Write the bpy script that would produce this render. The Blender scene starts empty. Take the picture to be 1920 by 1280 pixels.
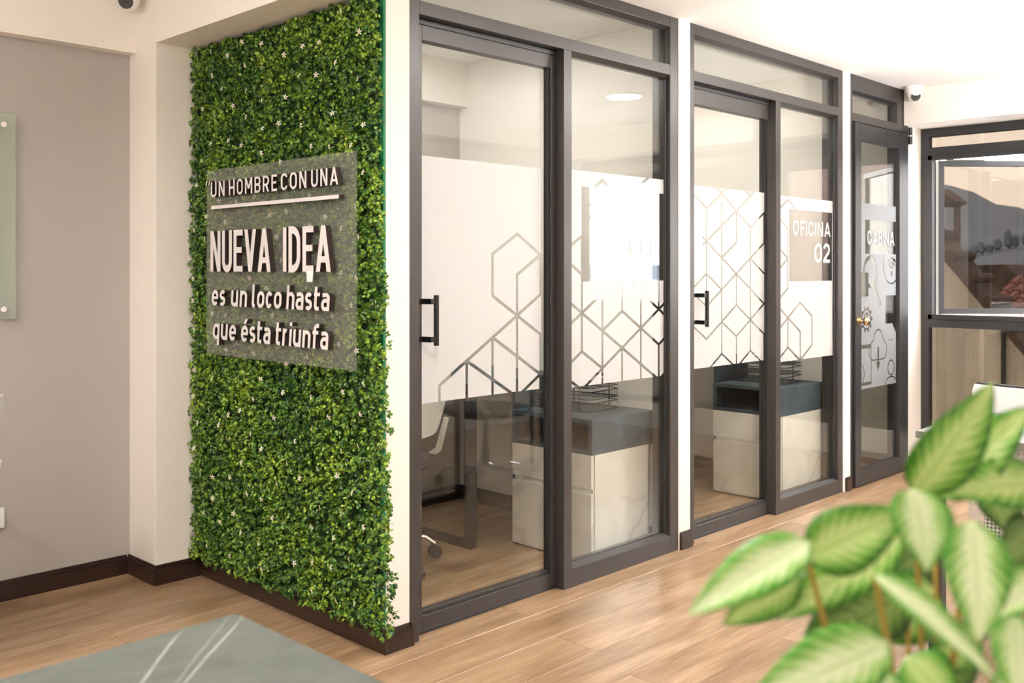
import bpy, bmesh, math, random
import numpy as np
from mathutils import Vector, Matrix
from mathutils.geometry import delaunay_2d_cdt
random.seed(7); rng = np.random.default_rng(7)
sc = bpy.context.scene
C = sc.collection
PI = math.pi
# ------------------------------------------------------------------ camera, sky, exposure
cd = bpy.data.cameras.new('camera'); cam = bpy.data.objects.new('camera', cd); C.objects.link(cam)
cam.location = (-2.013, -2.536, 1.25)
cam.rotation_euler = (PI/2, 0, math.radians(44.262 - 90))
cd.sensor_width = 36.0
cd.lens = 36.0*1847/1920
cd.shift_y = -(640-506)/1920
cd.clip_start = 0.05; cd.clip_end = 500
cd.dof.use_dof = True; cd.dof.focus_distance = 4.0; cd.dof.aperture_fstop = 4.8
sc.camera = cam
sc.view_settings.view_transform = 'Standard'; sc.view_settings.look = 'None'
sc.view_settings.gamma = 1.0; sc.view_settings.use_curve_mapping = False
sc.view_settings.exposure = 0.30
BOUNCE_FILL = 110.0; SKY = 22.0; LAMP = 235.0
w = bpy.data.worlds.new('world'); sc.world = w; w.use_nodes = True
bg = w.node_tree.nodes['Background']
tc = w.node_tree.nodes.new('ShaderNodeTexCoord'); sp = w.node_tree.nodes.new('ShaderNodeSeparateXYZ')
cr = w.node_tree.nodes.new('ShaderNodeValToRGB')
w.node_tree.links.new(tc.outputs['Generated'], sp.inputs[0]); w.node_tree.links.new(sp.outputs['Z'], cr.inputs[0])
cr.color_ramp.elements[0].position = 0.0; cr.color_ramp.elements[0].color = (1, .95, .88, 1)
cr.color_ramp.elements[1].position = 0.5; cr.color_ramp.elements[1].color = (.96, .97, 1, 1)
w.node_tree.links.new(cr.outputs[0], bg.inputs[0]); bg.inputs[1].default_value = SKY
sc.cycles.use_denoising = True
sc.cycles.max_bounces = 14; sc.cycles.transparent_max_bounces = 32
sc.cycles.diffuse_bounces = 6; sc.cycles.glossy_bounces = 6
sc.cycles.sample_clamp_indirect = 12.0

# ------------------------------------------------------------------ materials
MATS = {}
class NT:
    def __init__(s, name):
        s.m = bpy.data.materials.new(name); s.m.use_nodes = True; s.t = s.m.node_tree
        s.b = s.t.nodes['Principled BSDF']; MATS[name] = s.m
    def n(s, typ, **k):
        x = s.t.nodes.new(typ)
        for a, v in k.items(): setattr(x, a, v)
        return x
    def l(s, a, b): s.t.links.new(a, b)
    def ramp(s, src, stops, interp='LINEAR'):
        r = s.n('ShaderNodeValToRGB'); e = r.color_ramp; e.interpolation = interp
        while len(e.elements) < len(stops): e.elements.new(.5)
        for el, (p, c) in zip(e.elements, stops):
            el.position = p; el.color = (*c, 1) if len(c) == 3 else c
        s.l(src, r.inputs[0]); return r.outputs[0]
    def math(s, op, a, b=None, c=None):
        x = s.n('ShaderNodeMath', operation=op)
        for i, v in enumerate((a, b, c)):
            if v is None: continue
            if isinstance(v, (int, float)): x.inputs[i].default_value = v
            else: s.l(v, x.inputs[i])
        return x.outputs[0]
    def noise(s, vec, scale, detail=4, rough=.5, dist=0, fourd=None):
        x = s.n('ShaderNodeTexNoise')
        if fourd is not None: x.noise_dimensions = '4D'; s.l(fourd, x.inputs['W'])
        x.inputs['Scale'].default_value = scale; x.inputs['Detail'].default_value = detail
        x.inputs['Roughness'].default_value = rough; x.inputs['Distortion'].default_value = dist
        s.l(vec, x.inputs['Vector']); return x.outputs['Fac']
    def mapping(s, vec, scale=(1,1,1), rot=(0,0,0)):
        x = s.n('ShaderNodeMapping'); x.inputs['Scale'].default_value = scale; x.inputs['Rotation'].default_value = rot
        s.l(vec, x.inputs['Vector']); return x.outputs[0]
    def mix(s, f, a, b, mode='MIX'):
        x = s.n('ShaderNodeMix', data_type='RGBA', blend_type=mode)
        for i, v in ((0, f), (6, a), (7, b)):
            if isinstance(v, (int, float)): x.inputs[i].default_value = v
            elif isinstance(v, tuple): x.inputs[i].default_value = (*v, 1)
            else: s.l(v, x.inputs[i])
        return x.outputs[2]
    def bump(s, h, strength=.2, dist=.002):
        x = s.n('ShaderNodeBump'); x.inputs['Strength'].default_value = strength; x.inputs['Distance'].default_value = dist
        s.l(h, x.inputs['Height']); s.l(x.outputs[0], s.b.inputs['Normal'])
    @property
    def obj(s): return s.n('ShaderNodeTexCoord').outputs['Object']
    @property
    def pos(s): return s.n('ShaderNodeNewGeometry').outputs['Position']

def plain(name, col, rough=.5, metal=0., spec=.5, grain=0., gscale=300, coat=0.):
    t = NT(name); t.b.inputs['Base Color'].default_value = (*col, 1)
    t.b.inputs['Roughness'].default_value = rough; t.b.inputs['Metallic'].default_value = metal
    t.b.inputs['Specular IOR Level'].default_value = spec; t.b.inputs['Coat Weight'].default_value = coat
    if grain:
        n = t.noise(t.pos, gscale, 3)
        t.l(t.ramp(n, [(.3, tuple(c*(1-grain) for c in col)), (.7, tuple(min(1, c*(1+grain)) for c in col))]), t.b.inputs['Base Color'])
        t.bump(n, .15, .001)
    return t.m

plain('white_paint', (.83, .785, .73), .65, grain=.015, gscale=60)
plain('ceiling_paint', (.90, .885, .865), .8, grain=.01, gscale=40)
plain('grey_paint', (.39, .362, .34), .75, grain=.03, gscale=500)
plain('office_paint', (.68, .66, .61), .7, grain=.01, gscale=60)
plain('anodised', (.050, .045, .043), .36, .25, grain=.06, gscale=120)
plain('anodised_dark', (.030, .030, .032), .38, .25, grain=.06, gscale=120)
plain('gasket', (.012, .012, .012), .6)
plain('chrome', (.8, .8, .82), .12, 1.)
plain('brass', (.65, .5, .3), .2, 1.)
plain('black_metal', (.015, .015, .016), .35, .3)
plain('black_plastic', (.02, .02, .021), .4)
plain('dark_fabric', (.025, .024, .025), .85, grain=.3, gscale=700)
plain('white_plastic', (.82, .82, .80), .35)
plain('letter_white', (.68, .655, .65), .45)
plain('letter_side', (.022, .012, .010), .5)
plain('green_board', (.0, .16, .055), .6)
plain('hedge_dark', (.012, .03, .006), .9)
plain('flower_petal', (.85, .78, .76), .6)
plain('flower_core', (.7, .6, .12), .6)
plain('subfloor', (.10, .06, .035), .8)
plain('slate_edge', (.05, .058, .065), .5)
plain('terracotta', (.24, .10, .085), .9, grain=.35, gscale=14)
plain('old_tile', (.07, .045, .038), .95, grain=.4, gscale=9)
plain('hill_haze_blue', (.15, .18, .23), 1., grain=.12, gscale=.15)  # aerial haze is mixed into the hill colour
plain('tree_haze_blue', (.14, .17, .215), 1., grain=.3, gscale=.6)  # tree tone pulled toward the hill colour to suggest haze
plain('house_wall', (.45, .43, .40), .9, grain=.08, gscale=3)
plain('soil', (.03, .02, .015), 1.)
plain('stem_green', (.33, .22, .03), .6)
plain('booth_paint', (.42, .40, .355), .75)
plain('pot_white', (.75, .74, .72), .4)

def wood():
    t = NT('oak_plank')
    oi = t.n('ShaderNodeObjectInfo'); r = oi.outputs['Random']
    w4 = t.math('MULTIPLY', r, 37.)
    a = t.mapping(t.obj, (1.1, 9, 9))
    n1 = t.noise(a, 1.6, 5, .6, .8, w4)
    b = t.mapping(t.obj, (3.5, 70, 70))
    n2 = t.noise(b, 1.5, 4, .6, .3, w4)
    base = t.ramp(n1, [(.28, (.195, .116, .062)), (.5, (.33, .212, .122)), (.72, (.46, .325, .208))])
    fine = t.ramp(n2, [(.35, (.72, .70, .67)), (.65, (1.08, 1.08, 1.08))])
    c = t.mix(.8, base, fine, 'MULTIPLY')
    tone = t.ramp(r, [(0, (.86, .84, .80)), (.5, (1, 1, 1)), (1, (1.10, 1.08, 1.08))])
    t.l(t.mix(1., c, tone, 'MULTIPLY'), t.b.inputs['Base Color'])
    t.l(t.ramp(n2, [(.3, (.36,)*3), (.7, (.27,)*3)]), t.b.inputs['Roughness'])
    t.bump(n2, .12, .0008)
wood()

def mahogany():
    t = NT('mahogany'); n = t.noise(t.mapping(t.pos, (12, 12, 90)), 2., 4, .6)
    t.l(t.ramp(n, [(.3, (.014, .007, .005)), (.7, (.036, .017, .012))]), t.b.inputs['Base Color'])
    t.b.inputs['Roughness'].default_value = .28
mahogany()

def veined(name, base, dark, vein, scale, rough, vw=.012, vstr=.8):
    t = NT(name); p = t.obj
    n = t.noise(p, scale*1.6, 6, .6, .4)
    col = t.ramp(n, [(.3, dark), (.7, base)])
    warp = t.n('ShaderNodeTexNoise'); warp.inputs['Scale'].default_value = scale*.9; warp.inputs['Detail'].default_value = 4
    t.l(p, warp.inputs['Vector'])
    add = t.n('ShaderNodeVectorMath', operation='MULTIPLY_ADD'); t.l(warp.outputs['Color'], add.inputs[0])
    add.inputs[1].default_value = (.35,)*3; t.l(t.mapping(p, (1, .55, 1), (0, .3, .5)), add.inputs[2])
    v = t.n('ShaderNodeTexVoronoi', feature='DISTANCE_TO_EDGE'); v.inputs['Scale'].default_value = scale
    t.l(add.outputs[0], v.inputs['Vector'])
    m = t.ramp(v.outputs['Distance'], [(0, (vstr,)*3), (vw, (vstr*.35,)*3), (vw*3, (0, 0, 0))])
    n3 = t.noise(p, scale*1.3, 2); m2 = t.math('MULTIPLY', m, t.ramp(n3, [(.42, (0,)*3), (.6, (1,)*3)]))
    t.l(t.mix(m2, col, vein), t.b.inputs['Base Color'])
    t.b.inputs['Roughness'].default_value = rough
veined('grey_marble', (.215, .22, .205), (.16, .166, .154), (.66, .66, .62), 3.2, .5, .009, 1.)
veined('cream_marble', (.73, .70, .65), (.60, .57, .52), (.46, .42, .37), 2.4, .3, .02, .75)
veined('slate', (.075, .105, .13), (.035, .052, .07), (.2, .23, .25), 5., .45, .01, .25)

def desk_marble():
    t = NT('desk_marble'); p = t.obj; n = t.noise(t.mapping(p, (1, 1.6, 1)), 7, 7, .65, .6)
    col = t.ramp(n, [(.3, (.060, .066, .057)), (.7, (.092, .099, .088))])
    s_ = t.n('ShaderNodeSeparateXYZ'); t.l(p, s_.inputs[0])
    wob = t.math('MULTIPLY_ADD', t.noise(p, 3., 4), .09, -.045); brk = t.noise(p, 11., 2)
    for (x0, y0, x1, y1, wd, st_) in VEINS:
        dx, dy = x1-x0, y1-y0; L = math.hypot(dx, dy); nx, ny = -dy/L, dx/L
        d = t.math('ADD', t.math('ADD', t.math('MULTIPLY', s_.outputs['X'], nx), t.math('MULTIPLY_ADD', s_.outputs['Y'], ny, -(nx*x0+ny*y0))), t.math('MULTIPLY', wob, .22))
        m = t.ramp(t.math('DIVIDE', t.math('ABSOLUTE', d), wd), [(.25, (st_,)*3), (1., (0, 0, 0))])
        m = t.math('MULTIPLY', m, t.ramp(brk, [(.30, (.25,)*3), (.55, (1,)*3)]))
        col = t.mix(m, col, (.30, .30, .275))
    t.l(col, t.b.inputs['Base Color']); t.b.inputs['Roughness'].default_value = .6; t.b.inputs['Specular IOR Level'].default_value = .12
VEINS = [(-1.325, -1.213, -1.443, -1.342, .0026, .8), (-1.322, -1.306, -1.422, -1.398, .0026, .8), (-1.269, -1.229, -1.357, -1.318, .0025, .35), (-1.9, -1.3, -1.7, -1.6, .004, .6), (-2.3, -1.3, -2.0, -1.7, .004, .6)]
desk_marble()
def concrete():
    t = NT('stained_concrete'); n = t.noise(t.pos, 2.2, 8, .65); n2 = t.noise(t.mapping(t.pos, (3, 3, .35)), 2., 5, .7)
    c = t.mix(.6, t.ramp(n, [(.3, (.40, .37, .31)), (.7, (.62, .58, .50))]), t.ramp(n2, [(.3, (.55, .53, .5)), (.6, (1, 1, 1))]), 'MULTIPLY')
    t.l(c, t.b.inputs['Base Color']); t.b.inputs['Roughness'].default_value = .95
concrete()

def hedge_mat():
    t = NT('boxwood_leaf'); g = t.n('ShaderNodeNewGeometry')
    big = t.noise(g.outputs['Position'], 5.5, 3, .6)
    mid = t.noise(g.outputs['Position'], 45., 2, .5)
    s = t.math('ADD', t.math('MULTIPLY', g.outputs['Random Per Island'], .38), t.math('MULTIPLY', big, .62))
    s = t.math('ADD', s, t.math('MULTIPLY', t.math('SUBTRACT', mid, .5), .55))
    t.l(t.ramp(s, [(.24, (.008, .042, .010)), (.42, (.028, .105, .012)), (.57, (.115, .235, .014)), (.78, (.33, .44, .03))]), t.b.inputs['Base Color'])
    t.b.inputs['Roughness'].default_value = .42
    t.b.inputs['Subsurface Weight'].default_value = 0
hedge_mat()

def big_leaf(name, pale, green, edge):
    t = NT(name); s = t.n('ShaderNodeSeparateXYZ'); uv = t.n('ShaderNodeUVMap'); t.l(uv.outputs[0], s.inputs[0])
    u = s.outputs['X']; v = s.outputs['Y']            # u = across (-1..1 -> 0..1), v = along
    au = t.math('ABSOLUTE', t.math('MULTIPLY_ADD', u, 2., -1.))
    r = t.n('ShaderNodeObjectInfo').outputs['Random']
    wv = t.math('SINE', t.math('ADD', t.math('MULTIPLY', t.math('SUBTRACT', v, t.math('MULTIPLY', au, .28)), 58.), t.math('MULTIPLY', r, 6.)))
    n = t.noise(t.mapping(t.obj, (60, 60, 60)), 1., 3)
    f = t.math('ADD', au, t.math('MULTIPLY', t.math('ADD', wv, t.math('MULTIPLY_ADD', n, 5., -2.5)), .13))
    col = t.ramp(f, [(.22, pale), (.60, green), (.92, edge)])
    mid = t.math('LESS_THAN', au, .045)
    t.l(t.mix(t.math('MULTIPLY', mid, .7), col, green), t.b.inputs['Base Color'])
    t.b.inputs['Roughness'].default_value = .35
    tr = t.n('ShaderNodeBsdfTranslucent'); t.l(col, tr.inputs[0])
    ms = t.n('ShaderNodeMixShader'); ms.inputs[0].default_value = .25
    o = t.t.nodes['Material Output']; t.l(t.b.outputs[0], ms.inputs[1]); t.l(tr.outputs[0], ms.inputs[2]); t.l(ms.outputs[0], o.inputs[0])
big_leaf('pale_leaf', (.84, .93, .66), (.40, .64, .20), (.07, .30, .02))
big_leaf('mid_leaf', (.58, .72, .30), (.22, .45, .07), (.04, .20, .012))
big_leaf('dark_leaf', (.22, .33, .085), (.09, .19, .025), (.03, .09, .008))

def glass(name, tint, haze=0., refl=1.):
    t = NT(name); g = t.n('ShaderNodeNewGeometry'); d = t.n('ShaderNodeVectorMath', operation='DOT_PRODUCT')
    t.l(g.outputs['Normal'], d.inputs[0]); t.l(g.outputs['Incoming'], d.inputs[1])
    c = t.math('ABSOLUTE', d.outputs['Value'])
    f = t.math('MULTIPLY_ADD', t.math('POWER', t.math('SUBTRACT', 1., c), 5.), .96*refl, .04*refl)
    tr = t.n('ShaderNodeBsdfTransparent'); tr.inputs[0].default_value = (*tint, 1)
    gl = t.n('ShaderNodeBsdfGlossy'); gl.inputs['Roughness'].default_value = 0.0; gl.inputs[0].default_value = (1, 1, 1, 1)
    ms = t.n('ShaderNodeMixShader'); t.l(f, ms.inputs[0]); t.l(tr.outputs[0], ms.inputs[1]); t.l(gl.outputs[0], ms.inputs[2])
    out = ms.outputs[0]
    if haze:
        df = t.n('ShaderNodeBsdfDiffuse'); df.inputs[0].default_value = (.7, .68, .62, 1)
        m2 = t.n('ShaderNodeMixShader'); m2.inputs[0].default_value = haze
        t.l(out, m2.inputs[1]); t.l(df.outputs[0], m2.inputs[2]); out = m2.outputs[0]
    t.l(out, t.t.nodes['Material Output'].inputs[0]); t.t.nodes.remove(t.b)
glass('clear_glass', (.95, .96, .945))
glass('acrylic', (.95, .96, .93), .085)
glass('plate_glass', (.86, .94, .90), .22)
S = .058**.5
glass('bronze_glass', (.187, .170, .152))

def film(name, white, opacity):
    t = NT(name); t.b.inputs['Base Color'].default_value = (*white, 1); t.b.inputs['Roughness'].default_value = .42
    tl = t.n('ShaderNodeBsdfTranslucent'); tl.inputs[0].default_value = (*white, 1)
    m1 = t.n('ShaderNodeMixShader'); m1.inputs[0].default_value = .25; t.l(t.b.outputs[0], m1.inputs[1]); t.l(tl.outputs[0], m1.inputs[2])
    tr = t.n('ShaderNodeBsdfTransparent')
    m2 = t.n('ShaderNodeMixShader'); m2.inputs[0].default_value = opacity
    t.l(tr.outputs[0], m2.inputs[1]); t.l(m1.outputs[0], m2.inputs[2]); t.l(m2.outputs[0], t.t.nodes['Material Output'].inputs[0])
film('white_film', (.63, .63, .63), .985)
film('grey_film', (.30, .31, .325), .80)

def emit(name, col, s):
    t = NT(name); t.b.inputs['Base Color'].default_value = (.8, .8, .8, 1)
    t.b.inputs['Emission Color'].default_value = (*col, 1); t.b.inputs['Emission Strength'].default_value = s
emit('lamp_diffuser', (1, .965, .925), LAMP); emit('office_diffuser', (1, .98, .955), LAMP*.36); emit('booth_fill_diffuser', (1, .97, .94), LAMP*.16)

def perforated():
    t = NT('perforated_metal'); t.b.inputs['Base Color'].default_value = (.52, .50, .49, 1); t.b.inputs['Roughness'].default_value = .5
    v = t.n('ShaderNodeTexVoronoi'); v.voronoi_dimensions = '3D'; v.inputs['Scale'].default_value = 90; v.inputs['Randomness'].default_value = 0
    t.l(t.mapping(t.obj, (0, 1, 1)), v.inputs['Vector'])
    hole = t.math('LESS_THAN', v.outputs['Distance'], .36)
    tr = t.n('ShaderNodeBsdfTransparent'); ms = t.n('ShaderNodeMixShader'); t.l(hole, ms.inputs[0])
    t.l(t.b.outputs[0], ms.inputs[1]); t.l(tr.outputs[0], ms.inputs[2]); t.l(ms.outputs[0], t.t.nodes['Material Output'].inputs[0])
perforated()

# ------------------------------------------------------------------ mesh helpers
class MB:
    def __init__(s): s.v = []; s.f = []; s.mi = []; s.mats = []
    def mat(s, m):
        if m not in s.mats: s.mats.append(m)
        return s.mats.index(m)
    def poly(s, pts, faces, m=None):
        k = len(s.v); s.v += [tuple(p) for p in pts]; i = s.mat(m)
        for f in faces: s.f.append(tuple(k+a for a in f)); s.mi.append(i)
        return s
    def box(s, x0, x1, y0, y1, z0, z1, m=None):
        if x0 > x1: x0, x1 = x1, x0
        if y0 > y1: y0, y1 = y1, y0
        if z0 > z1: z0, z1 = z1, z0
        p = [(x, y, z) for z in (z0, z1) for y in (y0, y1) for x in (x0, x1)]
        return s.poly(p, [(0, 2, 3, 1), (4, 5, 7, 6), (0, 1, 5, 4), (2, 6, 7, 3), (0, 4, 6, 2), (1, 3, 7, 5)], m)
    def tube(s, pts, r, n=8, m=None, closed=False):
        pts = [Vector(p) for p in pts]; rr = r if isinstance(r, (list, tuple)) else [r]*len(pts)
        P = []; up0 = None
        for i, p in enumerate(pts):
            a = pts[i-1] if (i > 0 or closed) else p; b = pts[(i+1) % len(pts)] if (i < len(pts)-1 or closed) else p
            d = (b-a).normalized()
            if up0 is None:
                u = d.cross(Vector((0, 0, 1)));
                if u.length < .1: u = d.cross(Vector((1, 0, 0)))
            else: u = up0 - d*up0.dot(d)
            u.normalize(); up0 = u; v = d.cross(u)
            for k in range(n):
                t = 2*PI*k/n; P.append(p + (u*math.cos(t)+v*math.sin(t))*rr[i])
        F = []; L = len(pts)
        for i in range(L if closed else L-1):
            j = (i+1) % L
            for k in range(n): F.append((i*n+k, i*n+(k+1) % n, j*n+(k+1) % n, j*n+k))
        if not closed: F.append(tuple(range(n-1, -1, -1))); F.append(tuple((L-1)*n+k for k in range(n)))
        return s.poly(P, F, m)
    def lathe(s, prof, c=(0, 0, 0), n=24, m=None, axis='Z'):
        P = []; F = []
        for r, z in prof:
            for k in range(n):
                t = 2*PI*k/n; q = (r*math.cos(t), r*math.sin(t), z)
                if axis == 'X': q = (q[2], q[0], q[1])
                if axis == 'Y': q = (q[0], q[2], q[1])
                P.append((c[0]+q[0], c[1]+q[1], c[2]+q[2]))
        for i in range(len(prof)-1):
            for k in range(n): F.append((i*n+k, i*n+(k+1) % n, (i+1)*n+(k+1) % n, (i+1)*n+k))
        F.append(tuple(range(n-1, -1, -1))); F.append(tuple((len(prof)-1)*n+k for k in range(n)))
        return s.poly(P, F, m)
    def mesh(s, name, smooth=False):
        me = bpy.data.meshes.new(name); me.from_pydata(s.v, [], s.f)
        for m in s.mats: me.materials.append(MATS[m] if m else None)
        me.polygons.foreach_set('material_index', s.mi)
        if smooth: me.polygons.foreach_set('use_smooth', [True]*len(s.f))
        me.update(); return me
    def build(s, name, parent=None, smooth=False, bevel=0., weighted=False):
        me = s.mesh(name, smooth)
        bm = bmesh.new(); bm.from_mesh(me); bmesh.ops.recalc_face_normals(bm, faces=bm.faces); bm.to_mesh(me); bm.free()
        o = bpy.data.objects.new(name, me); C.objects.link(o)
        if parent is not None: o.parent = parent; 
        if parent is not None: o.matrix_parent_inverse = parent.matrix_world_inv if hasattr(parent, 'matrix_world_inv') else Matrix()
        if bevel:
            b = o.modifiers.new('bevel', 'BEVEL'); b.width = bevel; b.segments = 2; b.limit_method = 'ANGLE'; b.angle_limit = .7
        if smooth:
            e = o.modifiers.new('edge', 'EDGE_SPLIT'); e.split_angle = .7
        return o
def B(name, m, *dims, parent=None, bevel=0.):
    return MB().box(*dims, m).build(name, parent, bevel=bevel)
def empty(name, loc=(0, 0, 0), rz=0.):
    o = bpy.data.objects.new(name, None); C.objects.link(o); o.location = loc; o.rotation_euler = (0, 0, rz); o.empty_display_size = .1
    return o
def tag(o, label, cat, group=None, kind=None):
    o['label'] = label
    if cat: o['category'] = cat
    if group: o['group'] = group
    if kind: o['kind'] = kind
    return o
def st(o, label=None, cat=None):
    o['kind'] = 'structure'
    if label: o['label'] = label
    if cat: o['category'] = cat
    return o
def copy_tree(o, parent=None):
    c = o.copy(); C.objects.link(c)
    if parent is not None: c.parent = parent
    for ch in list(o.children): copy_tree(ch, c)
    return c

# ------------------------------------------------------------------ room shell
H = 2.372; XF = 4.35; YB = 1.44; YR = -2.95; XL = -3.2
floor = st(B('floor', 'subfloor', XL-.1, XF+.1, YR-.1, YB+.1, -.12, -.004), 'oak laminate floor of long planks', 'floor')
PW, PL = .19, 1.28
plank_me = None
def plank(x0, x1, y0, y1):
    cx, cy = (x0+x1)/2, (y0+y1)/2; hx, hy = (x1-x0)/2-.0006, (y1-y0)/2-.0006; b = .0012
    m = MB(); P = [(-hx, -hy, -.006), (hx, -hy, -.006), (hx, hy, -.006), (-hx, hy, -.006), (-hx, -hy, -b), (hx, -hy, -b), (hx, hy, -b), (-hx, hy, -b),
                   (-hx+b, -hy+b, 0), (hx-b, -hy+b, 0), (hx-b, hy-b, 0), (-hx+b, hy-b, 0)]
    F = [(0, 3, 2, 1)] + [(i, (i+1) % 4, 4+(i+1) % 4, 4+i) for i in range(4)] + [(4+i, 4+(i+1) % 4, 8+(i+1) % 4, 8+i) for i in range(4)] + [(8, 9, 10, 11)]
    m.poly(P, F, 'oak_plank'); return m.mesh('plank'), (cx, cy, 0)
full_me, _ = plank(0, PL, 0, PW)
y = YR; row = 0
while y < YB:
    y1 = min(y+PW, YB); off = (row*.47 % 1)*PL; x = XL-off
    while x < XF:
        a, b = max(x, XL), min(x+PL, XF)
        if b-a > .03:
            if b-a > PL-1e-4 and y1-y > PW-1e-4: me, loc = full_me, ((a+b)/2, (y+y1)/2, 0)
            else: me, loc = plank(a, b, y, y1)
            o = bpy.data.objects.new('plank', me); C.objects.link(o); o.location = loc; o.parent = floor
        x += PL
    y += PW; row += 1
st(B('ceiling', 'ceiling_paint', XL-.1, XF+.3, YR-.1, YB+.1, H, H+.1), 'plain white ceiling', 'ceiling')
# back wall with its grey painted recess, beam and pillar
st(B('wall_back', 'grey_paint', XL, 1.665, YB, YB+.1, 0, H))
st(B('wall_back_offices', 'office_paint', 1.665, XF+.1, YB, YB+.1, 0, H))
st(MB().box(XL, -.2, 1.375, YB, 2.135, H, 'white_paint').box(.10, 1.665, 1.375, YB, 2.135, H, 'white_paint').build('trim_1'))['label'] = 'cream beam above the grey wall'
st(B('wall_pillar', 'white_paint', -.2, 0.0, 1.205, YB, 0, H, bevel=.002), 'cream pillar between grey wall and leafy wall', 'pillar')
st(B('trim_2', 'white_paint', -.2, 0.0, -.0, 1.205, 2.152, H), 'cream beam over the leafy wall', 'beam')
st(B('wall_left', 'white_paint', 0.0, .10, 0., YB, 0, H, bevel=.0015), 'partition carrying the leafy panel', 'wall')
st(MB().box(1.655, 1.745, 0., YB, 0, H, 'white_paint').build('wall_partition', bevel=.001), 'narrow white partition between office one and two', 'wall')
st(MB().box(3.262, 3.35, 0., YB, 0, H, 'white_paint').build('wall_partition', bevel=.001), 'narrow white partition between office two and booth', 'wall')
st(B('wall_booth', 'white_paint', 4.158, XF+.1, 0., YB, 0, H), 'white pier at booth corner by the window', 'wall')
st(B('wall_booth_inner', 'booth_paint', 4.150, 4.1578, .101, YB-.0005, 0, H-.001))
st(B('wall_rear', 'white_paint', XL-.1, XF+.1, YR-.1, YR, 0, H))
st(B('wall_far_left', 'white_paint', XL-.1, XL, YR, YB, 0, H))
st(B('trim_3', 'white_paint', 4.09, XF+.12, YR, 0., 2.152, H), 'cream beam above the dark framed windows', 'beam')
st(B('trim_4', 'white_paint', XL, 4.09, YR, YR+.28, 2.22, H))
st(MB().box(XF, XF+.12, YR, 0., 0, .20, 'white_paint').box(XF, XF+.12, YR, -2.78, .20, 2.152, 'white_paint').build('wall_right'), 'low wall under the windows', 'wall')

def baseboard(name, segs):
    """segs: (x0,y0,x1,y1,nx,ny) run along the wall, n = outward normal"""
    m = MB()
    for (x0, y0, x1, y1, nx, ny) in segs:
        for th, z0, z1 in ((.013, 0, .058), (.0105, .058, .0625), (.0125, .0625, .067), (.008, .067, .071), (.006, .071, .078)):
            m.box(min(x0, x1)-(0 if nx == 0 else 0) + (min(0, nx)*th), max(x0, x1)+max(0, nx)*th, min(y0, y1)+min(0, ny)*th, max(y0, y1)+max(0, ny)*th, z0, z1, 'mahogany')
    o = m.build(name, bevel=.0012); st(o); return o
T = .013
baseboard('baseboard_left', [(0, .195, 0, 1.205, -1, 0)])['label'] = 'long dark baseboard under the leafy panel'
baseboard('baseboard_left', [(0, -T, 0, .194, -1, 0)])['label'] = 'short dark baseboard piece at the partition corner'
baseboard('baseboard_pier', [(0, 0, .098, 0, 0, -1), (.098, -T, .098, 0.0, 1, 0)])
baseboard('baseboard_pier', [(1.662, 0, 1.748, 0, 0, -1)])
baseboard('baseboard_pier', [(3.285, 0, 3.352, 0, 0, -1)])
baseboard('baseboard_pillar', [(-.2, 1.205, 0, 1.205, 0, -1), (-.2, 1.205-T, -.2, YB, -1, 0)])
baseboard('baseboard_back', [(XL, YB, -.2-T, YB, 0, -1)])
baseboard('baseboard_office', [(.1, YB, 1.655, YB, 0, -1)])
baseboard('baseboard_office', [(1.745, YB, 3.262, YB, 0, -1)])
baseboard('baseboard_booth', [(3.35, YB, 4.158, YB, 0, -1), (4.150, .1, 4.150, YB-T, -1, 0)])
baseboard('baseboard_partition', [(1.655, .08, 1.655, YB-T, -1, 0)])
baseboard('baseboard_partition', [(3.262, .08, 3.262, YB-T, -1, 0)])
baseboard('baseboard_right', [(4.158, 0, XF, 0, 0, -1)])

# ------------------------------------------------------------------ planar cut-out film and stroke lettering
def cdt_fill(pos, neg=(), flip=1):
    """triangles covered by the pos polygons and by none of the neg polygons"""
    V = []; F = []
    for p in list(pos)+list(neg):
        p = list(p)
        if sum(p[i-1][0]*p[i][1]-p[i][0]*p[i-1][1] for i in range(len(p))) < 0: p.reverse()
        k = len(V); V += [Vector(q) for q in p]; F.append(list(range(k, k+len(p))))
    vv, ee, ff, ov, oe, of = delaunay_2d_cdt(V, [], F, 0, 1e-6, True)
    npos = len(pos); out = []
    for f, o in zip(ff, of):
        if any(i < npos for i in o) and not any(i >= npos for i in o): out.append(f)
    return [tuple(v) for v in vv], out
def strip(a, b, wd, cap=0.):
    a = Vector(a); b = Vector(b); d = (b-a)
    if d.length < 1e-9: return None
    d.normalize(); n = Vector((-d.y, d.x))*wd/2; a = a-d*cap; b = b+d*cap
    return [a+n, a-n, b-n, b+n]
def polyline(pts, wd, closed=False, cap=0.):
    P = [Vector(p) for p in pts]; n = len(P); offs = []
    for i in range(n):
        d1 = (P[i]-P[i-1]).normalized() if (i > 0 or closed) else None
        d2 = (P[(i+1) % n]-P[i]).normalized() if (i < n-1 or closed) else None
        if d1 is None: d1 = d2
        if d2 is None: d2 = d1
        t = (d1+d2); t = t.normalized() if t.length > 1e-6 else d1
        nn = Vector((-t.y, t.x)); c = max(.35, nn.dot(Vector((-d1.y, d1.x)))); offs.append(nn*(wd/2/c))
    if cap and not closed:
        P[0] = P[0]-(P[1]-P[0]).normalized()*cap; P[-1] = P[-1]+(P[-1]-P[-2]).normalized()*cap
    out = []
    for i in range(n if closed else n-1):
        j = (i+1) % n; out.append([P[i]+offs[i], P[i]-offs[i], P[j]-offs[j], P[j]+offs[j]])
    return out
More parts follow.
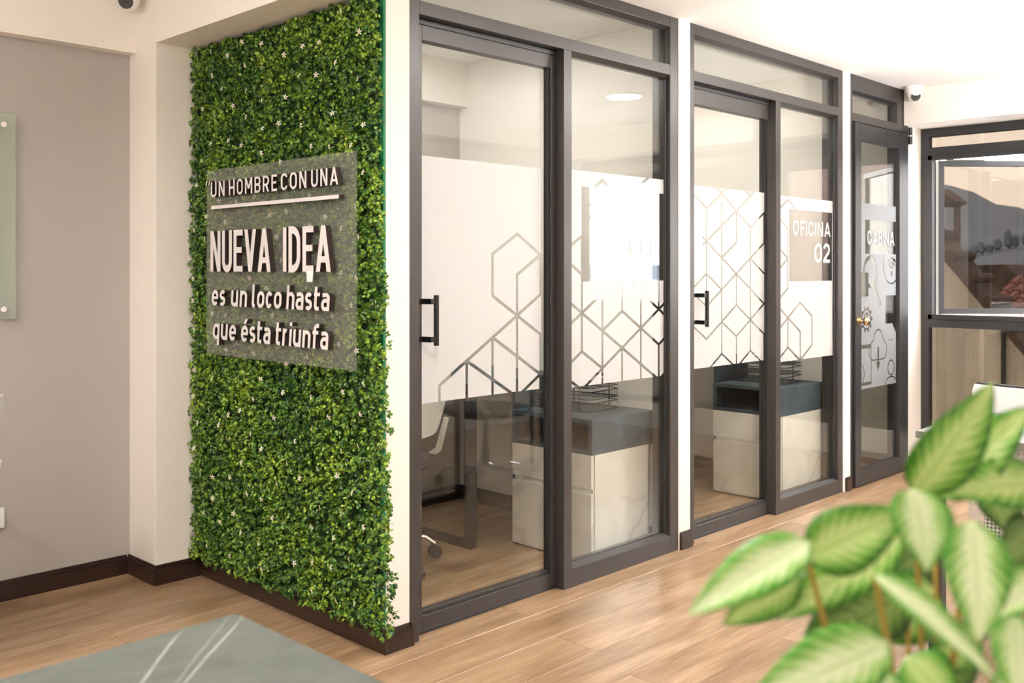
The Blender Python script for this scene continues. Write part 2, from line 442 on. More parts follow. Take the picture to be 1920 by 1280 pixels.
def clip_poly(poly, x0, x1, z0, z1):
    def cl(P, ax, lim, keep_gt):
        R = []
        for i in range(len(P)):
            a, b = P[i], P[(i+1) % len(P)]; ia = (a[ax] >= lim) == keep_gt or a[ax] == lim; ib = (b[ax] >= lim) == keep_gt or b[ax] == lim
            if ia: R.append(a)
            if ia != ib:
                t = (lim-a[ax])/(b[ax]-a[ax]); R.append(tuple(a[k]+t*(b[k]-a[k]) for k in (0, 1)))
        return R
    P = [tuple(q) for q in poly]
    for ax, lim, g in ((0, x0, True), (0, x1, False), (1, z0, True), (1, z1, False)):
        P = cl(P, ax, lim, g)
        if len(P) < 3: return None
    Q = []
    for q in P:
        if not Q or (Vector(q)-Vector(Q[-1])).length > 1e-6: Q.append(q)
    if len(Q) > 1 and (Vector(Q[0])-Vector(Q[-1])).length < 1e-6: Q.pop()
    return Q if len(Q) > 2 else None
def flat_on_y(name, vv, ff, y, mat, parent):
    m = MB().poly([(a, y, b) for a, b in vv], ff, mat)
    return m.build(name, parent)
def film_mesh(x0, x1, z0, z1, holes, y, mat, parent, name='frosted_film'):
    h = [q for q in (clip_poly(p, x0, x1, z0, z1) for p in holes if p) if q]
    vv, ff = cdt_fill([[(x0, z0), (x1, z0), (x1, z1), (x0, z1)]], h)
    o = flat_on_y(name, vv, ff, y, mat, parent); o['label'] = 'frosted film with cut-out line pattern'; return o

def arc(cx, cy, rx, ry, a0, a1, n=10):
    return [(cx+rx*math.cos(math.radians(a0+(a1-a0)*i/n)), cy+ry*math.sin(math.radians(a0+(a1-a0)*i/n))) for i in range(n+1)]
def hs(x0, y0, x1, y1, w):   # slanted bar cut level at both ends
    return [[(x0-w/2, y0), (x0+w/2, y0), (x1+w/2, y1), (x1-w/2, y1)]]
def rect(x0, y0, x1, y1): return [[(x0, y0), (x1, y0), (x1, y1), (x0, y1)]]
def glyph(ch, t, wd=None, lt=None):
    """polygons of one letter; cap height 1, x height .72; t = vertical stroke width, lt = horizontal stroke width"""
    lt = lt or t
    W = dict(U=.56, N=.58, H=.58, O=.58, M=.70, B=.56, R=.57, E=.50, C=.56, A=.64, I=t, D=.56, V=.62, F=.48)
    w = wd if wd else W.get(ch, .52); h = 1.; X = .72
    def ring(cx, cy, rx, ry, st=.5):     # stadium-like round: straight sides
        k = max(0, ry-rx*1.05); P = arc(cx, cy+k, rx, ry-k, 0, 180, 14)+arc(cx, cy-k, rx, ry-k, 180, 360, 14)
        return polyline(P, t, True)
    if ch == 'U': r = (w-t)/2; return polyline([(t/2, h)]+[(t/2, r+lt/2)]+arc(w/2, r+lt/2, r, r, 180, 360, 14)[1:-1]+[(w-t/2, r+lt/2), (w-t/2, h)], t)
    if ch == 'N': return rect(0, 0, t, h)+rect(w-t, 0, w, h)+hs(t*.55, h, w-t*.55, 0, t*1.1)
    if ch == 'H': return rect(0, 0, t, h)+rect(w-t, 0, w, h)+rect(0, .5-lt/2, w, .5+lt/2)
    if ch == 'O' or ch == '0': return ring(w/2, .5, (w-t)/2, .5-lt/2)
    if ch == 'M': return rect(0, 0, t, h)+rect(w-t, 0, w, h)+hs(t*.6, h, w/2, .32, t*1.1)+hs(w-t*.6, h, w/2, .32, t*1.1)
    if ch == 'I': return rect(0, 0, t, h)
    if ch == 'E': return rect(0, 0, t, h)+rect(0, 0, w, lt)+rect(0, h-lt, w, h)+rect(0, .52-lt/2, w*.9, .52+lt/2)
    if ch == 'F': return rect(0, 0, t, h)+rect(0, h-lt, w, h)+rect(0, .50-lt/2, w*.88, .50+lt/2)
    if ch == 'D': r = min(w-t/2-t, .28); return rect(0, 0, t, h)+polyline([(0, lt/2), (w-t/2-r, lt/2)]+arc(w-t/2-r, lt/2+r, r, r, -90, 0, 8)[1:]+arc(w-t/2-r, h-lt/2-r, r, r, 0, 90, 8)+[(0, h-lt/2)], t if w > .5 else lt)
    if ch == 'B':
        r = .5*(h/2-lt/2); P = rect(0, 0, t, h)
        for z0, z1 in ((lt/2, .5), (.52, h-lt/2)):
            rr = (z1-z0)/2; P += polyline([(0, z0), (w-t/2-rr*.8, z0)]+arc(w-t/2-rr*.8, z0+rr, rr*.8, rr, -90, 90, 10)[1:-1]+[(w-t/2-rr*.8, z1), (0, z1)], t)
        return P
    if ch == 'R':
        z0, z1 = .44, h-lt/2; rr = (z1-z0)/2
        return rect(0, 0, t, h)+polyline([(0, z0), (w-t/2-rr*.8, z0)]+arc(w-t/2-rr*.8, z0+rr, rr*.8, rr, -90, 90, 10)[1:-1]+[(w-t/2-rr*.8, z1), (0, z1)], t)+hs(w*.5, .46, w-t*.6, 0, t*1.15)
    if ch == 'C':
        rx = (w-t)/2; ry = .5-lt/2; k = max(0, ry-rx*1.05)
        P = arc(w/2, .5+k, rx, ry-k, 12, 180, 14)+arc(w/2, .5-k, rx, ry-k, 180, 348, 14); return polyline(P, t)
    if ch == 'A': return hs(t*.55, 0, w/2, h, t*1.1)+hs(w-t*.55, 0, w/2, h, t*1.1)+rect(w*.2, .2, w*.8, .2+lt)
    if ch == 'V': return hs(t*.55, h, w/2, 0, t*1.1)+hs(w-t*.55, h, w/2, 0, t*1.1)
    if ch == '2': return polyline(arc(w/2, .68, (w-t)/2, .32-lt/2, 170, -35, 14)+[(t*.55, lt*.8)], t)+rect(0, 0, w, lt)
    if ch == '1': return rect(w*.5, 0, w*.5+t, h)+hs(w*.12, .74, w*.55, h-.02, t)
    # lower case
    a = t/2
    if ch == 'o': return ring(w/2, X/2, (w-t)/2, X/2-a)
    if ch in 'eé':
        rx = (w-t)/2; ry = X/2-a
        P = polyline(arc(w/2, X/2, rx, ry, 0, 318, 24), t)+rect(a, X/2-a*.8, w-a*.3, X/2+a*.8)
        if ch == 'é': P += hs(w*.45, X+.08, w*.72, X+.29, t*1.1)
        return P
    if ch == 's':
        r = (X-t)/4; rx = (w-t)/2
        return polyline(arc(w/2, X-a-r, rx, r, 35, 270, 12)+arc(w/2, a+r, rx, r, 90, -145, 12)[1:], t)
    if ch == 'u': r = (w-t)/2; return polyline([(a, X), (a, r+a)]+arc(w/2, r+a, r, r, 180, 330, 10)[1:], t)+rect(w-t, 0, w, X)
    if ch == 'n': r = (w-t)/2; return rect(0, 0, t, X)+polyline(arc(w/2, X-r-a, r, r, 150, 0, 10)+[(w-a, 0)], t)
    if ch == 'h': r = (w-t)/2; return rect(0, 0, t, 1)+polyline(arc(w/2, X-r-a, r, r, 150, 0, 10)+[(w-a, 0)], t)
    if ch == 'l': return polyline([(a, 1), (a, a+.10)]+arc(a+.10, a+.10, .10, .10, 180, 270, 5)[1:]+[(a+.15, a)], t)
    if ch == 'c': return polyline(arc(w/2, X/2, (w-t)/2, X/2-a, 40, 320, 20), t)
    if ch == 'a':
        r = X*.27; return polyline([(w*.1, X-a*1.3)]+arc(w-a-.17, X-a-.15, .17, .15, 95, 0, 8)+[(w-a, 0)], t)+polyline([(w-a, X*.57), (w*.42, X*.57)]+arc(w*.42, X*.57-(X*.57-a)/2, w*.42-a, (X*.57-a)/2, 90, 270, 12)[1:]+[(w-a, a)], t)
    if ch == 't': return polyline([(w*.3, .95), (w*.3, a+.1)]+arc(w*.3+.1, a+.1, .10, .10, 180, 270, 5)[1:]+[(w*.9, a)], t)+rect(0, X-t*.9, w*.95, X)
    if ch == 'q': return ring(w/2, X/2, (w-t)/2, X/2-a)+rect(w-t, -.26, w, X)
    if ch == 'r': return rect(0, 0, t, X)+polyline(arc(w*.62, X-a-.2, w*.62-a, .2, 160, 70, 8), t)
    if ch == 'i': return rect(0, 0, t, X)+rect(0, X+.12, t, X+.12+t)
    if ch == 'f': return polyline([(w*.35, 0), (w*.35, 1-a-.13)]+arc(w*.35+.14, 1-a-.14, .14, .14, 180, 90, 6)[1:]+[(w*.95, 1-a)], t)+rect(0, X-t*.9, w*.9, X)
    return rect(0, 0, w, h)
ADV = dict(I=None, l=.30, i=None, t=.42, r=.40, f=.46, s=.47, e=.52, c=.49, a=.52)
ADV['é'] = .52
def gwidth(ch, t, scale_w=1.):
    base = dict(U=.56, N=.58, H=.58, O=.58, M=.70, B=.56, R=.57, E=.50, C=.56, A=.66, I=t, D=.56, V=.62, F=.48, l=t+.12, i=t, t=.38, r=.36, f=.42, s=.46, e=.53, c=.48, a=.50)
    base['é'] = .53; base['0'] = .58; base['2'] = .54; base['1'] = .38
    return base.get(ch, .52)
def layout(text, t, gap):
    x = 0; out = []
    for ch in text:
        wd = gwidth(ch, t); out.append((ch, x, wd)); x += wd+gap
    return out, x-gap
def extrude_letter(polys, to3, to3b, face_m, side_m, parent, name='letter'):
    vv, ff = cdt_fill([p for p in polys], ())
    m = MB(); n = len(vv)
    edges = {}
    for f in ff:
        for i in range(len(f)):
            a, b = f[i], f[(i+1) % len(f)]; k = (min(a, b), max(a, b)); edges[k] = edges.get(k, 0)+1
    P = [to3(v) for v in vv]+[to3b(v) for v in vv]
    m.poly(P, [tuple(f) for f in ff], face_m)
    i2 = m.mat(side_m)
    for f in ff: m.f.append(tuple(n+i for i in reversed(f))); m.mi.append(i2)
    for (a, b), c in edges.items():
        if c == 1: m.f.append((a, b, n+b, n+a)); m.mi.append(i2)
    me = m.mesh(name); o = bpy.data.objects.new(name, me); C.objects.link(o)
    if parent is not None: o.parent = parent
    return o

# ------------------------------------------------------------------ glazed office fronts
def hex_lines(x0, dx, lst, wd):
    z = lambda j: .767+.0775*j
    out = []
    for (a, b, c, d) in lst:
        out.append(strip((x0+dx*a, z(b)), (x0+dx*c, z(d)), wd, wd*.28))
    return out
FY0, FY1 = 0.003, .100     # depth of the fixed frames
def pane(x0, x1, z0, z1, y, parent, mat='clear_glass', name='glass_pane'):
    return B(name, mat, x0, x1, y, y+.006, z0, z1, parent=parent)
def rail(p, x0, x1, y0, y1, z0, z1, name='rail', m='anodised'):
    return B(name, m, x0, x1, y0, y1, z0, z1, parent=p, bevel=.0015)
def bevel_rail(p, x0, x1, z0, z1, up, yg=.03, m='anodised'):
    """glazing bead: slopes from the frame face back to the glass"""
    zz = z1 if up else z0
    mm = MB(); 
    if up: P = [(x0, FY0, z0), (x1, FY0, z0), (x1-.012, yg, z1), (x0+.012, yg, z1), (x0, yg, z0), (x1, yg, z0)]
    else: P = [(x0, FY0, z1), (x1, FY0, z1), (x1-.012, yg, z0), (x0+.012, yg, z0), (x0, yg, z1), (x1, yg, z1)]
    mm.poly(P, [(0, 1, 2, 3), (0, 3, 4), (1, 5, 2), (3, 2, 5, 4)], m); return mm.build('glazing_bead', p)

def storefront(name, label, xl, xr, xm, lw, mw, rw, m='anodised'):
    p = st(empty(name, (0, 0, 0)), label, 'glazed frame')
    rail(p, xl, xl+lw, FY0, FY1, 0, H, 'post', m); rail(p, xr-rw, xr, FY0, FY1, 0, H, 'post', m)
    rail(p, xl+lw, xr-rw, FY0, FY1, 2.325, H, 'rail', m)
    rail(p, xl+lw, xr-rw, FY0, FY1, 2.112, 2.158, 'rail', m)
    bevel_rail(p, xl+lw, xr-rw, 2.312, 2.325, False, m=m)
    pane(xl+lw, xr-rw, 2.158, 2.325, .033, p)
    if xm:
        rail(p, xm, xm+mw, FY0, FY1, 0, 2.112, 'post', m)
        rail(p, xm+mw, xr-rw, FY0, FY1, 0, .073, 'rail', m)
        bevel_rail(p, xm+mw, xr-rw, .073, .088, True, m=m); bevel_rail(p, xm+mw, xr-rw, 2.098, 2.112, False, m=m)
        pane(xm+mw, xr-rw, .07, 2.112, .033, p)
        rail(p, xr-rw-.012, xr-rw, .02, .03, .08, 2.10, 'gasket_strip', 'anodised_dark')
        rail(p, xl+lw, xm, .045, .075, 0, .012, 'floor_track', 'anodised_dark')
    return p
W1 = storefront('window_1', 'dark framed glass front of the first office nearest the leafy wall', .100, 1.655, .883, .045, .047, .060)
W2 = storefront('window_2', 'dark framed glass front of the second office', 1.745, 3.262, 2.519, .038, .048, .055)
def film_pane1():
    E = [(0,4,-1,5),(0,4,-1,3),(0,4,1,3),(0,4,1,5),(0,8,0,2),(0,2,-1,1),(0,2,1,1),(1,1,0,0),(-1,1,0,0),(1,1,2,2),(2,2,1,3),(2,2,3,3),(2,2,4,0),(2,2,2,-1),
         (1,6,1,-1),(1,3,2,4),(2,4,3,3),(2,4,2,6),(3,6,3,-1),(3,5,2,6),(3,5,4,6),(3,5,4,4),(4,4,3,3),(4,4,4,6),(4,4,5,5),(4,4,5,3),(3,3,4,2),(4,2,5,3),(4,2,4,-1),
         (4,0,5,1),(1,5,2,6),(1,11,0,10),(1,11,2,10),(3,11,2,10),(3,11,4,10),(3,11,4,12),(0,8,-1,7),(0,6,-1,7)]
    holes = hex_lines(1.025, .131, E, .0125)+[[(1.023, 1.203), (1.585, 1.203), (1.585, 1.587), (1.023, 1.587)]]
    film_mesh(.932, 1.592, .782, 1.650, holes, .0318, 'white_film', W1)
film_pane1()
def film_pane2():
    E = [(0,11,-1,10),(0,11,1,10),(-1,10,0,9),(0,9,0,5),(-1,8,0,7),(0,7,-1,6),(0,5,-1,4),(-1,4,0,3),(0,3,-1,2),(0,3,1,4),(1,4,2,3),(2,3,2,1),(2,1,1,0),(0,3,1,2),(1,2,1,-1),(0,3,0,1),(0,1,-1,0),(0,1,1,0)]
    holes = hex_lines(2.694, .131, E, .0115)+[[(2.708, 1.190), (3.19, 1.190), (3.19, 1.570), (2.708, 1.570)]]
    film_mesh(2.569, 3.206, .773, 1.636, holes, .0318, 'white_film', W2)
film_pane2()
def vinyl_text(text, x0, x1, z0, z1, y, mat, parent, t, gap=.19):
    x = 0; lay = []
    for ch in text:
        wd = t if ch == 'I' else gwidth(ch, t)*(1.5 if ch in 'OCNA' else 1.3); lay.append((ch, x, wd)); x += wd+gap
    tot = x-gap; sx = (x1-x0)/tot; sz = z1-z0
    for ch, gx, wd in lay:
        P = [[(x0+(gx+q[0])*sx, z0+q[1]*sz) for q in p] for p in glyph(ch, t, wd)]
        vv, ff = cdt_fill(P); o = flat_on_y('letter', vv, ff, y, mat, parent)
vinyl_text('OFICINA', 2.748, 3.172, 1.434, 1.514, .0312, 'white_film', W2, .17)
vinyl_text('02', 2.985, 3.165, 1.290, 1.398, .0312, 'white_film', W2, .17, .10)
vinyl_text('OFICINA', 1.075, 1.52, 1.452, 1.528, .0312, 'white_film', W1, .17)
vinyl_text('01', 1.34, 1.52, 1.300, 1.410, .0312, 'white_film', W1, .17, .10)

def handle(p, x, z0, z1, yf):
    h = MB()
    for z in (z0+.008, z1-.027):
        h.box(x-.026, x+.01, yf-.006, yf, z, z+.019, 'black_metal').box(x+.004, x+.034, yf-.045, yf-.038, z, z+.019, 'black_metal').box(x+.004, x+.010, yf-.045, yf, z, z+.019, 'black_metal')
    h.tube([(x+.036, yf-.042, z0-.004), (x+.036, yf-.042, z1+.004)], .0095, 12, 'black_metal')
    o = h.build('door_handle', p, bevel=.0008); o['label'] = 'black bar door handle'
    s = MB()
    for z in (z0+.0175, z1-.0175): s.lathe([(.0035, yf-.0075), (.0045, yf-.006)], (x-.018, 0, z), 10, 'chrome', 'Y')
    s.build('screw', o)
    return o
DY0, DY1 = .048, .088
def slider(name, label, xl, xr, sl, sr, topz, lines, x0, fx1):
    p = st(empty(name, (0, 0, 0)), label, 'sliding door')
    rail(p, xl, xl+sl, DY0, DY1, .004, 2.100, 'stile'); rail(p, xr-sr, xr, DY0, DY1, .004, 2.100, 'stile')
    rail(p, xl+sl, xr-sr, DY0, DY1, .004, .060); rail(p, xl+sl, xr-sr, DY0, DY1, topz, 2.100)
    rail(p, xl, xr, DY0-.006, DY1, 2.092, 2.111, 'rail', 'anodised_dark')
    rail(p, xl+sl, xr-sr, DY0+.012, DY1, .060, .074, 'glazing_bead')
    rail(p, xr-sr-.010, xr-sr, DY0+.010, DY1-.01, .07, topz, 'gasket_strip', 'gasket')
    pane(xl+sl, xr-sr, .06, topz+.005, .066, p)
    film_mesh(x0, fx1, .788, 1.646, lines, .0648, 'white_film', p)
    return p
D1L = [(2,7,3,8),(3,8,4,7),(2,7,2,5),(2,5,3,4),(4,7,3,6),(3,6,3,-1),(4,7,4,5),(4,5,3,4),(3,4,4,3),(3,4,2,3),(2,3,1,2),(1,2,0,1),(0,1,0,-1),(1,2,1,-1),(1,2,2,1),(2,1,3,0),(2,3,3,2),(3,2,4,1),(2,3,2,-1),(4,1,3,0),(4,3,4,-1)]
d1 = slider('door_1', 'sliding glass door of the first office with black handle', .150, .902, .045, .045, 2.040, hex_lines(.290, .131, D1L, .0125), .198, .818)
D2L = [(0,10,-1,11),(0,10,1,11),(1,11,0,12),(1,11,2,12),(1,11,2,10),(2,10,3,11),(3,11,2,12),(3,11,4,12),(2,10,1,9),(1,9,0,8),(0,8,-.25,8.25),(0,8,-.2,7.8),(2,10,3,9),(3,9,4,10),(4,10,5,11),(4,10,5,9),
       (3,11,3,12),(3,9,3,1),(2,10,2,8),(2,8,1,7),(0,8,1,7),(1,7,2,6),(2,6,3,7),(3,7,4,8),(4,8,5,7),(3,7,4,6),(4,6,5,7),(4,10,4,8),(2,6,3,5),(3,5,4,4),(2,6,1,5),(1,12,1,1),(1,5,0,6),(0,6,-1,5),(1,5,0,4),(-1,5,0,4),(0,10,0,4),
       (2,6,2,4),(2,4,1,3),(2,4,3,3),(4,4,3,3),(4,4,5,5),(4,4,5,3),(3,3,2,2),(1,3,2,2),(1,3,0,2),(0,2,-1,3),(1,1,0,0),(1,1,2,0),(2,2,2,-1),(3,3,4,2),(4,2,5,3),(4,2,4,0),(3,1,2,0),(3,1,4,0)]
d2 = slider('door_2', 'sliding glass door of the second office with black handle', 1.788, 2.560, .045, .040, 2.020, hex_lines(1.978, .1322, D2L, .0095), 1.833, 2.515)
handle(d1, .188, .995, 1.160, DY0)
handle(d2, 1.856, .990, 1.150, DY0)
lk = MB().lathe([(.009, DY0-.004), (.010, DY0)], (.163, 0, .945), 14, 'chrome', 'Y').lathe([(.009, DY0-.004), (.010, DY0)], (.163, 0, .918), 14, 'chrome', 'Y').box(.158, .168, DY0-.003, DY0, .915, .948, 'chrome').build('lock', d1)

# booth front with hinged door
W3 = st(empty('window_3', (0, 0, 0)), 'dark frame around the booth door with a transom pane', 'glazed frame')
XA, XB = 3.350, 4.158
rail(W3, XA, XA+.036, FY0, FY1, 0, H, 'post', 'anodised'); rail(W3, 4.075, XB, FY0, FY1, 0, H, 'post', 'anodised_dark')
rail(W3, XA+.036, 4.075, FY0, FY1, 2.280, H, 'rail', 'anodised'); rail(W3, XA+.036, 4.075, FY0, FY1, 2.105, 2.152, 'rail', 'anodised')
bevel_rail(W3, XA+.036, 4.0, 2.268, 2.280, False, m='anodised_dark')
rail(W3, 3.998, 4.075, FY0, .05, 2.152, 2.28, 'rail', 'anodised')
pane(XA+.036, 4.03, 2.152, 2.28, .033, W3)
D3 = st(empty('door_3', (0, 0, 0)), 'narrow booth door with brass knob and icon film', 'door')
dx0, dx1 = 3.392, 4.120; dy0, dy1 = -.012, .030
rail(D3, dx0, 3.468, dy0, dy1, .006, 2.096, 'stile', 'anodised_dark'); rail(D3, 3.998, dx1, dy0, dy1, .006, 2.096, 'stile', 'anodised_dark')
rail(D3, 3.468, 3.998, dy0, dy1, .006, .098, 'rail', 'anodised_dark'); rail(D3, 3.468, 3.998, dy0, dy1, 2.000, 2.096, 'rail', 'anodised_dark')
pane(3.468, 3.998, .098, 2.0, .008, D3)
for z in (2.035,):
    MB().tube([(4.135, -.022, z), (4.135, -.022, z+.05)], .012, 12, 'anodised_dark').tube([(4.135, -.022, z+.055), (4.135, -.022, z+.105)], .012, 12, 'anodised_dark').tube([(4.135, -.022, z+.050), (4.135, -.022, z+.055)], .008, 10, 'chrome').build('hinge', D3)
kn = MB().lathe([(.030, -.016), (.030, -.012)], (3.430, 0, .958), 20, 'brass', 'Y').lathe([(.012, -.045), (.012, -.016)], (3.430, 0, .958), 14, 'brass', 'Y').lathe([(.008, -.078), (.022, -.072), (.027, -.060), (.022, -.048), (.010, -.044)], (3.430, 0, .958), 20, 'brass', 'Y').build('door_knob', D3, smooth=True)
kn['label'] = 'round brass door knob'
def booth_film():
    H_ = [[(3.556, 1.345), (3.985, 1.345), (3.985, 1.545), (3.556, 1.545)]]
    def circ(cx, cz, r, wd, a0=0, a1=360, n=28):
        P = arc(cx, cz, r, r, a0, a1, n)
        return polyline(P[:-1] if a1-a0 >= 360 else P, wd, a1-a0 >= 360)
    H_ += circ(3.625, 1.240, .085, .024)                                   # magnifier
    H_ += [strip((3.672, 1.170), (3.765, 1.040), .030)]
    H_ += circ(3.92, 1.285, .118, .010)                                     # wireless symbol in its ring
    for r in (.034, .060, .086): H_ += circ(3.92, 1.235, r, .016, 48, 132, 10)
    H_ += rect(3.905, 1.215, 3.935, 1.243)
    H_ += rect(3.472, 1.095, 3.600, 1.235)
    H_ += rect(3.835, .925, 4.0, 1.095)+[[(3.93, .925), (3.985, .925), (3.985, .865)]]   # speech bubble
    H_ += circ(3.575, .962, .058, .010)                                     # cog wheel
    H_ += circ(3.575, .962, .033, .010)
    for k in range(10):
        a = 2*PI*k/10; H_ += [strip((3.575+.058*math.cos(a), .962+.058*math.sin(a)), (3.575+.078*math.cos(a), .962+.078*math.sin(a)), .020)]
    # cloud with arrow
    H_ += polyline(arc(3.66, .770, .055, .055, 90, 270, 8)+arc(3.80, .770, .055, .055, -90, 70, 8)+arc(3.735, .835, .060, .060, 20, 150, 8), .008, True)
    H_ += rect(3.722, .700, 3.745, .790)+[[(3.705, .700), (3.762, .700), (3.733, .650)]]
    # hand-held screen outline
    H_ += rect(3.472, .790, 3.640, .812)+rect(3.632, .592, 3.640, .812)+rect(3.472, .575, 3.640, .592)
    H_ += circ(3.475, .640, .070, .008, -60, 80, 12)
    for k in range(3): H_ += rect(3.88+.025*k, .820, 3.888+.025*k, .828)
    H_ += circ(3.915, .655, .045, .007)+polyline(arc(3.915, .545, .085, .055, 10, 170, 12), .007)
    film_mesh(3.470, 3.988, .555, 1.640, [q for q in H_ if q], .0068, 'grey_film', D3, 'frosted_film')
    D3.children[-1]['label'] = 'grey frosted film with cut-out icons'
    vinyl_text('CABINA', 3.585, 3.962, 1.400, 1.484, .0062, 'grey_film_text', D3, .165)
film('grey_film_text', (.45, .45, .455), .95)
booth_film()

# ------------------------------------------------------------------ far window wall (bronze glass, dark frames)
def bay(name, label, ya, yb, sash_ang, zlo=.968, zhi=1.950, m='anodised_dark'):
    """ya > yb; frame members on x 4.35..4.41"""
    p = st(empty(name, (0, 0, 0)), label, 'window'); X0, X1 = XF+.001, XF+.060
    bx = lambda y0, y1, z0, z1, nm='frame_bar', d=0: rail(p, X0-d, X1, y0, y1, z0, z1, nm, m)
    bx(ya-.05, ya, .20, 2.150); bx(yb, yb+.03, .20, 2.150)
    bx(yb+.03, ya-.05, 2.098, 2.150); bx(yb+.03, ya-.05, 1.975, 2.030); bx(yb+.03, ya-.05, .885, .945); bx(yb+.03, ya-.05, .20, .25)
    bx(yb+.03, ya-.045, zhi, 1.978, 'sash_frame', .006); bx(yb+.03, ya-.045, .938, zlo, 'sash_frame', .006); bx(ya-.075, ya-.045, .938, 1.978, 'sash_frame', .006); bx(yb+.02, yb+.05, .938, 1.978, 'sash_frame', .006)
    for z0, z1 in ((2.03, 2.098), (.25, .885)): B('glass_pane', 'bronze_glass', XF+.03, XF+.036, yb+.02, ya-.05, z0, z1, parent=p)
    s = empty('sash', (X1+.004, ya-.085, 0), sash_ang); s.parent = p
    L = (ya-.08)-(yb+.05)
    mb = MB()
    for a in ((0, .036, zlo, zhi), (L-.036, L, zlo, zhi), (.036, L-.036, zlo, zlo+.034), (.036, L-.036, zhi-.034, zhi)):
        mb.box(-.012, .034, -a[0], -a[1], a[2], a[3], m)
    f = mb.build('sash', p, bevel=.001); f.location = s.location; f.rotation_euler = (0, 0, sash_ang)
    g = MB().box(.008, .013, -.03, -(L-.03), zlo+.03, zhi-.03, 'bronze_glass').build('glass_pane', f)
    st_ = MB().box(-.02, -.002, -.05, -.30, zhi+.001, zhi+.006, m).build('friction_stay', f)
    bpy.data.objects.remove(s); f.name = 'sash'
    return p
bay('window_4', 'window bay next to the booth with its tinted sash swung out', 0.0, -.92, math.radians(45.5))
bay('window_5', 'middle tinted window bay, sash shut', -.92, -1.80, 0.)
bay('window_6', 'window bay at the right with its sash swung wide open', -1.80, -2.78, math.radians(78), 1.0, 1.95)

# ------------------------------------------------------------------ leafy wall panel
HX = -.004
hedge = empty('artificial_hedge_panel', (0, .6, .078)); hedge.location = (0, 0, 0)
tag(hedge, 'tall artificial boxwood hedge panel with small white flowers', 'green wall')
B('backing_board', 'green_board', -.010, -.0005, -.0, 1.204, .080, 2.150, parent=hedge)
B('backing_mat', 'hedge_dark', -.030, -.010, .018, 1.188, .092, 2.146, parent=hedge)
def foliage():
    pitch = .0182; Y = np.arange(.006, 1.200, pitch); Z = np.arange(.090, 2.140, pitch)
    yy, zz = np.meshgrid(Y, Z); yy = yy.ravel(); zz = zz.ravel(); n = len(yy)
    yy = yy+rng.uniform(-.011, .011, n); zz = zz+rng.uniform(-.011, .011, n)
    yy = np.clip(yy, -.004, 1.196)
    dep = -.030-rng.uniform(0, .026, n)-.006*np.sin(yy*21+zz*9)*np.sin(zz*17-yy*5)
    sh = .012+.082*np.clip(1-zz/2.1, 0, 1); m_ = yy < .35; yy[m_] -= sh[m_]*(1-yy[m_]/.35)
    # slight sag and spill at the near bottom corner
    near = (yy < .045); yy[near] -= rng.uniform(0, .010, near.sum())*np.clip(1.15-zz[near]/1.9, 0.05, 1)
    K = 14; cs = []
    c = np.repeat(np.stack([dep, yy, zz], 1), K, 0); N = len(c)
    th = rng.uniform(0, 2*PI, N); ph = np.arccos(rng.uniform(.05, 1, N))
    d = np.stack([-np.cos(ph), np.sin(ph)*np.cos(th), np.sin(ph)*np.sin(th)], 1)
    rad = rng.uniform(.006, .0145, N)[:, None]
    p = c+d*rad
    nrm = d+rng.normal(0, .38, (N, 3)); nrm[:, 2] += .25; nrm /= np.linalg.norm(nrm, axis=1)[:, None]
    a = np.cross(nrm, rng.normal(0, 1, (N, 3))); a /= np.linalg.norm(a, axis=1)[:, None]; b = np.cross(nrm, a)
    ln = rng.uniform(.0048, .0076, N)[:, None]; wd = ln*rng.uniform(.55, .8, N)[:, None]
    cup = nrm*ln*.22
    V = np.stack([p-a*ln, p-a*ln*.35+b*wd*.9+cup, p+a*ln*.45+b*wd*.8+cup, p+a*ln, p+a*ln*.45-b*wd*.8+cup, p-a*ln*.35-b*wd*.9+cup], 1).reshape(-1, 3)
    k = (np.arange(N)*6)[:, None]
    F = np.concatenate([k+np.array([0, 1, 2, 3]), k+np.array([0, 3, 4, 5])], 1).reshape(-1, 4)
    me = bpy.data.meshes.new('foliage'); me.vertices.add(len(V)); me.vertices.foreach_set('co', V.ravel().astype(np.float32))
    me.loops.add(F.size); me.loops.foreach_set('vertex_index', F.ravel().astype(np.int32))
    me.polygons.add(len(F)); me.polygons.foreach_set('loop_start', np.arange(len(F), dtype=np.int32)*4)
    me.update(calc_edges=True); me.validate(); me.materials.append(MATS['boxwood_leaf'])
    o = bpy.data.objects.new('foliage', me); C.objects.link(o); o.parent = hedge; o['kind'] = 'stuff'
foliage()
def flower_mesh():
    m = MB()
    for k in range(5):
        a = 2*PI*k/5; ca, sa = math.cos(a), math.sin(a); q = lambda r, t, x: (x, r*ca-t*sa, r*sa+t*ca)
        m.poly([q(.001, 0, 0), q(.005, .0022, -.002), q(.0095, .0018, -.001), q(.0105, 0, 0), q(.0095, -.0018, -.001), q(.005, -.0022, -.002)], [(0, 1, 2, 3), (0, 3, 4, 5)], 'flower_petal')
    m.lathe([(.0016, -.003), (.0018, -.001)], (0, 0, 0), 6, 'flower_core', 'X')
    return m.mesh('flower')
fm = flower_mesh(); fl_pts = []
for k in range(15000):
    if len(fl_pts) >= 170: break
    p = (random.uniform(.02, 1.18), random.uniform(.12, 2.12))
    if all((p[0]-q[0])**2+(p[1]-q[1])**2 > .085**2 for q in fl_pts): fl_pts.append(p)
for (yy, zz) in fl_pts:
    o = bpy.data.objects.new('flower', fm); C.objects.link(o); o.parent = hedge
    o.location = (-.070-random.uniform(0, .007), yy, zz); o.rotation_euler = (random.uniform(-PI, PI), random.uniform(-.4, .4), random.uniform(-.5, .5))

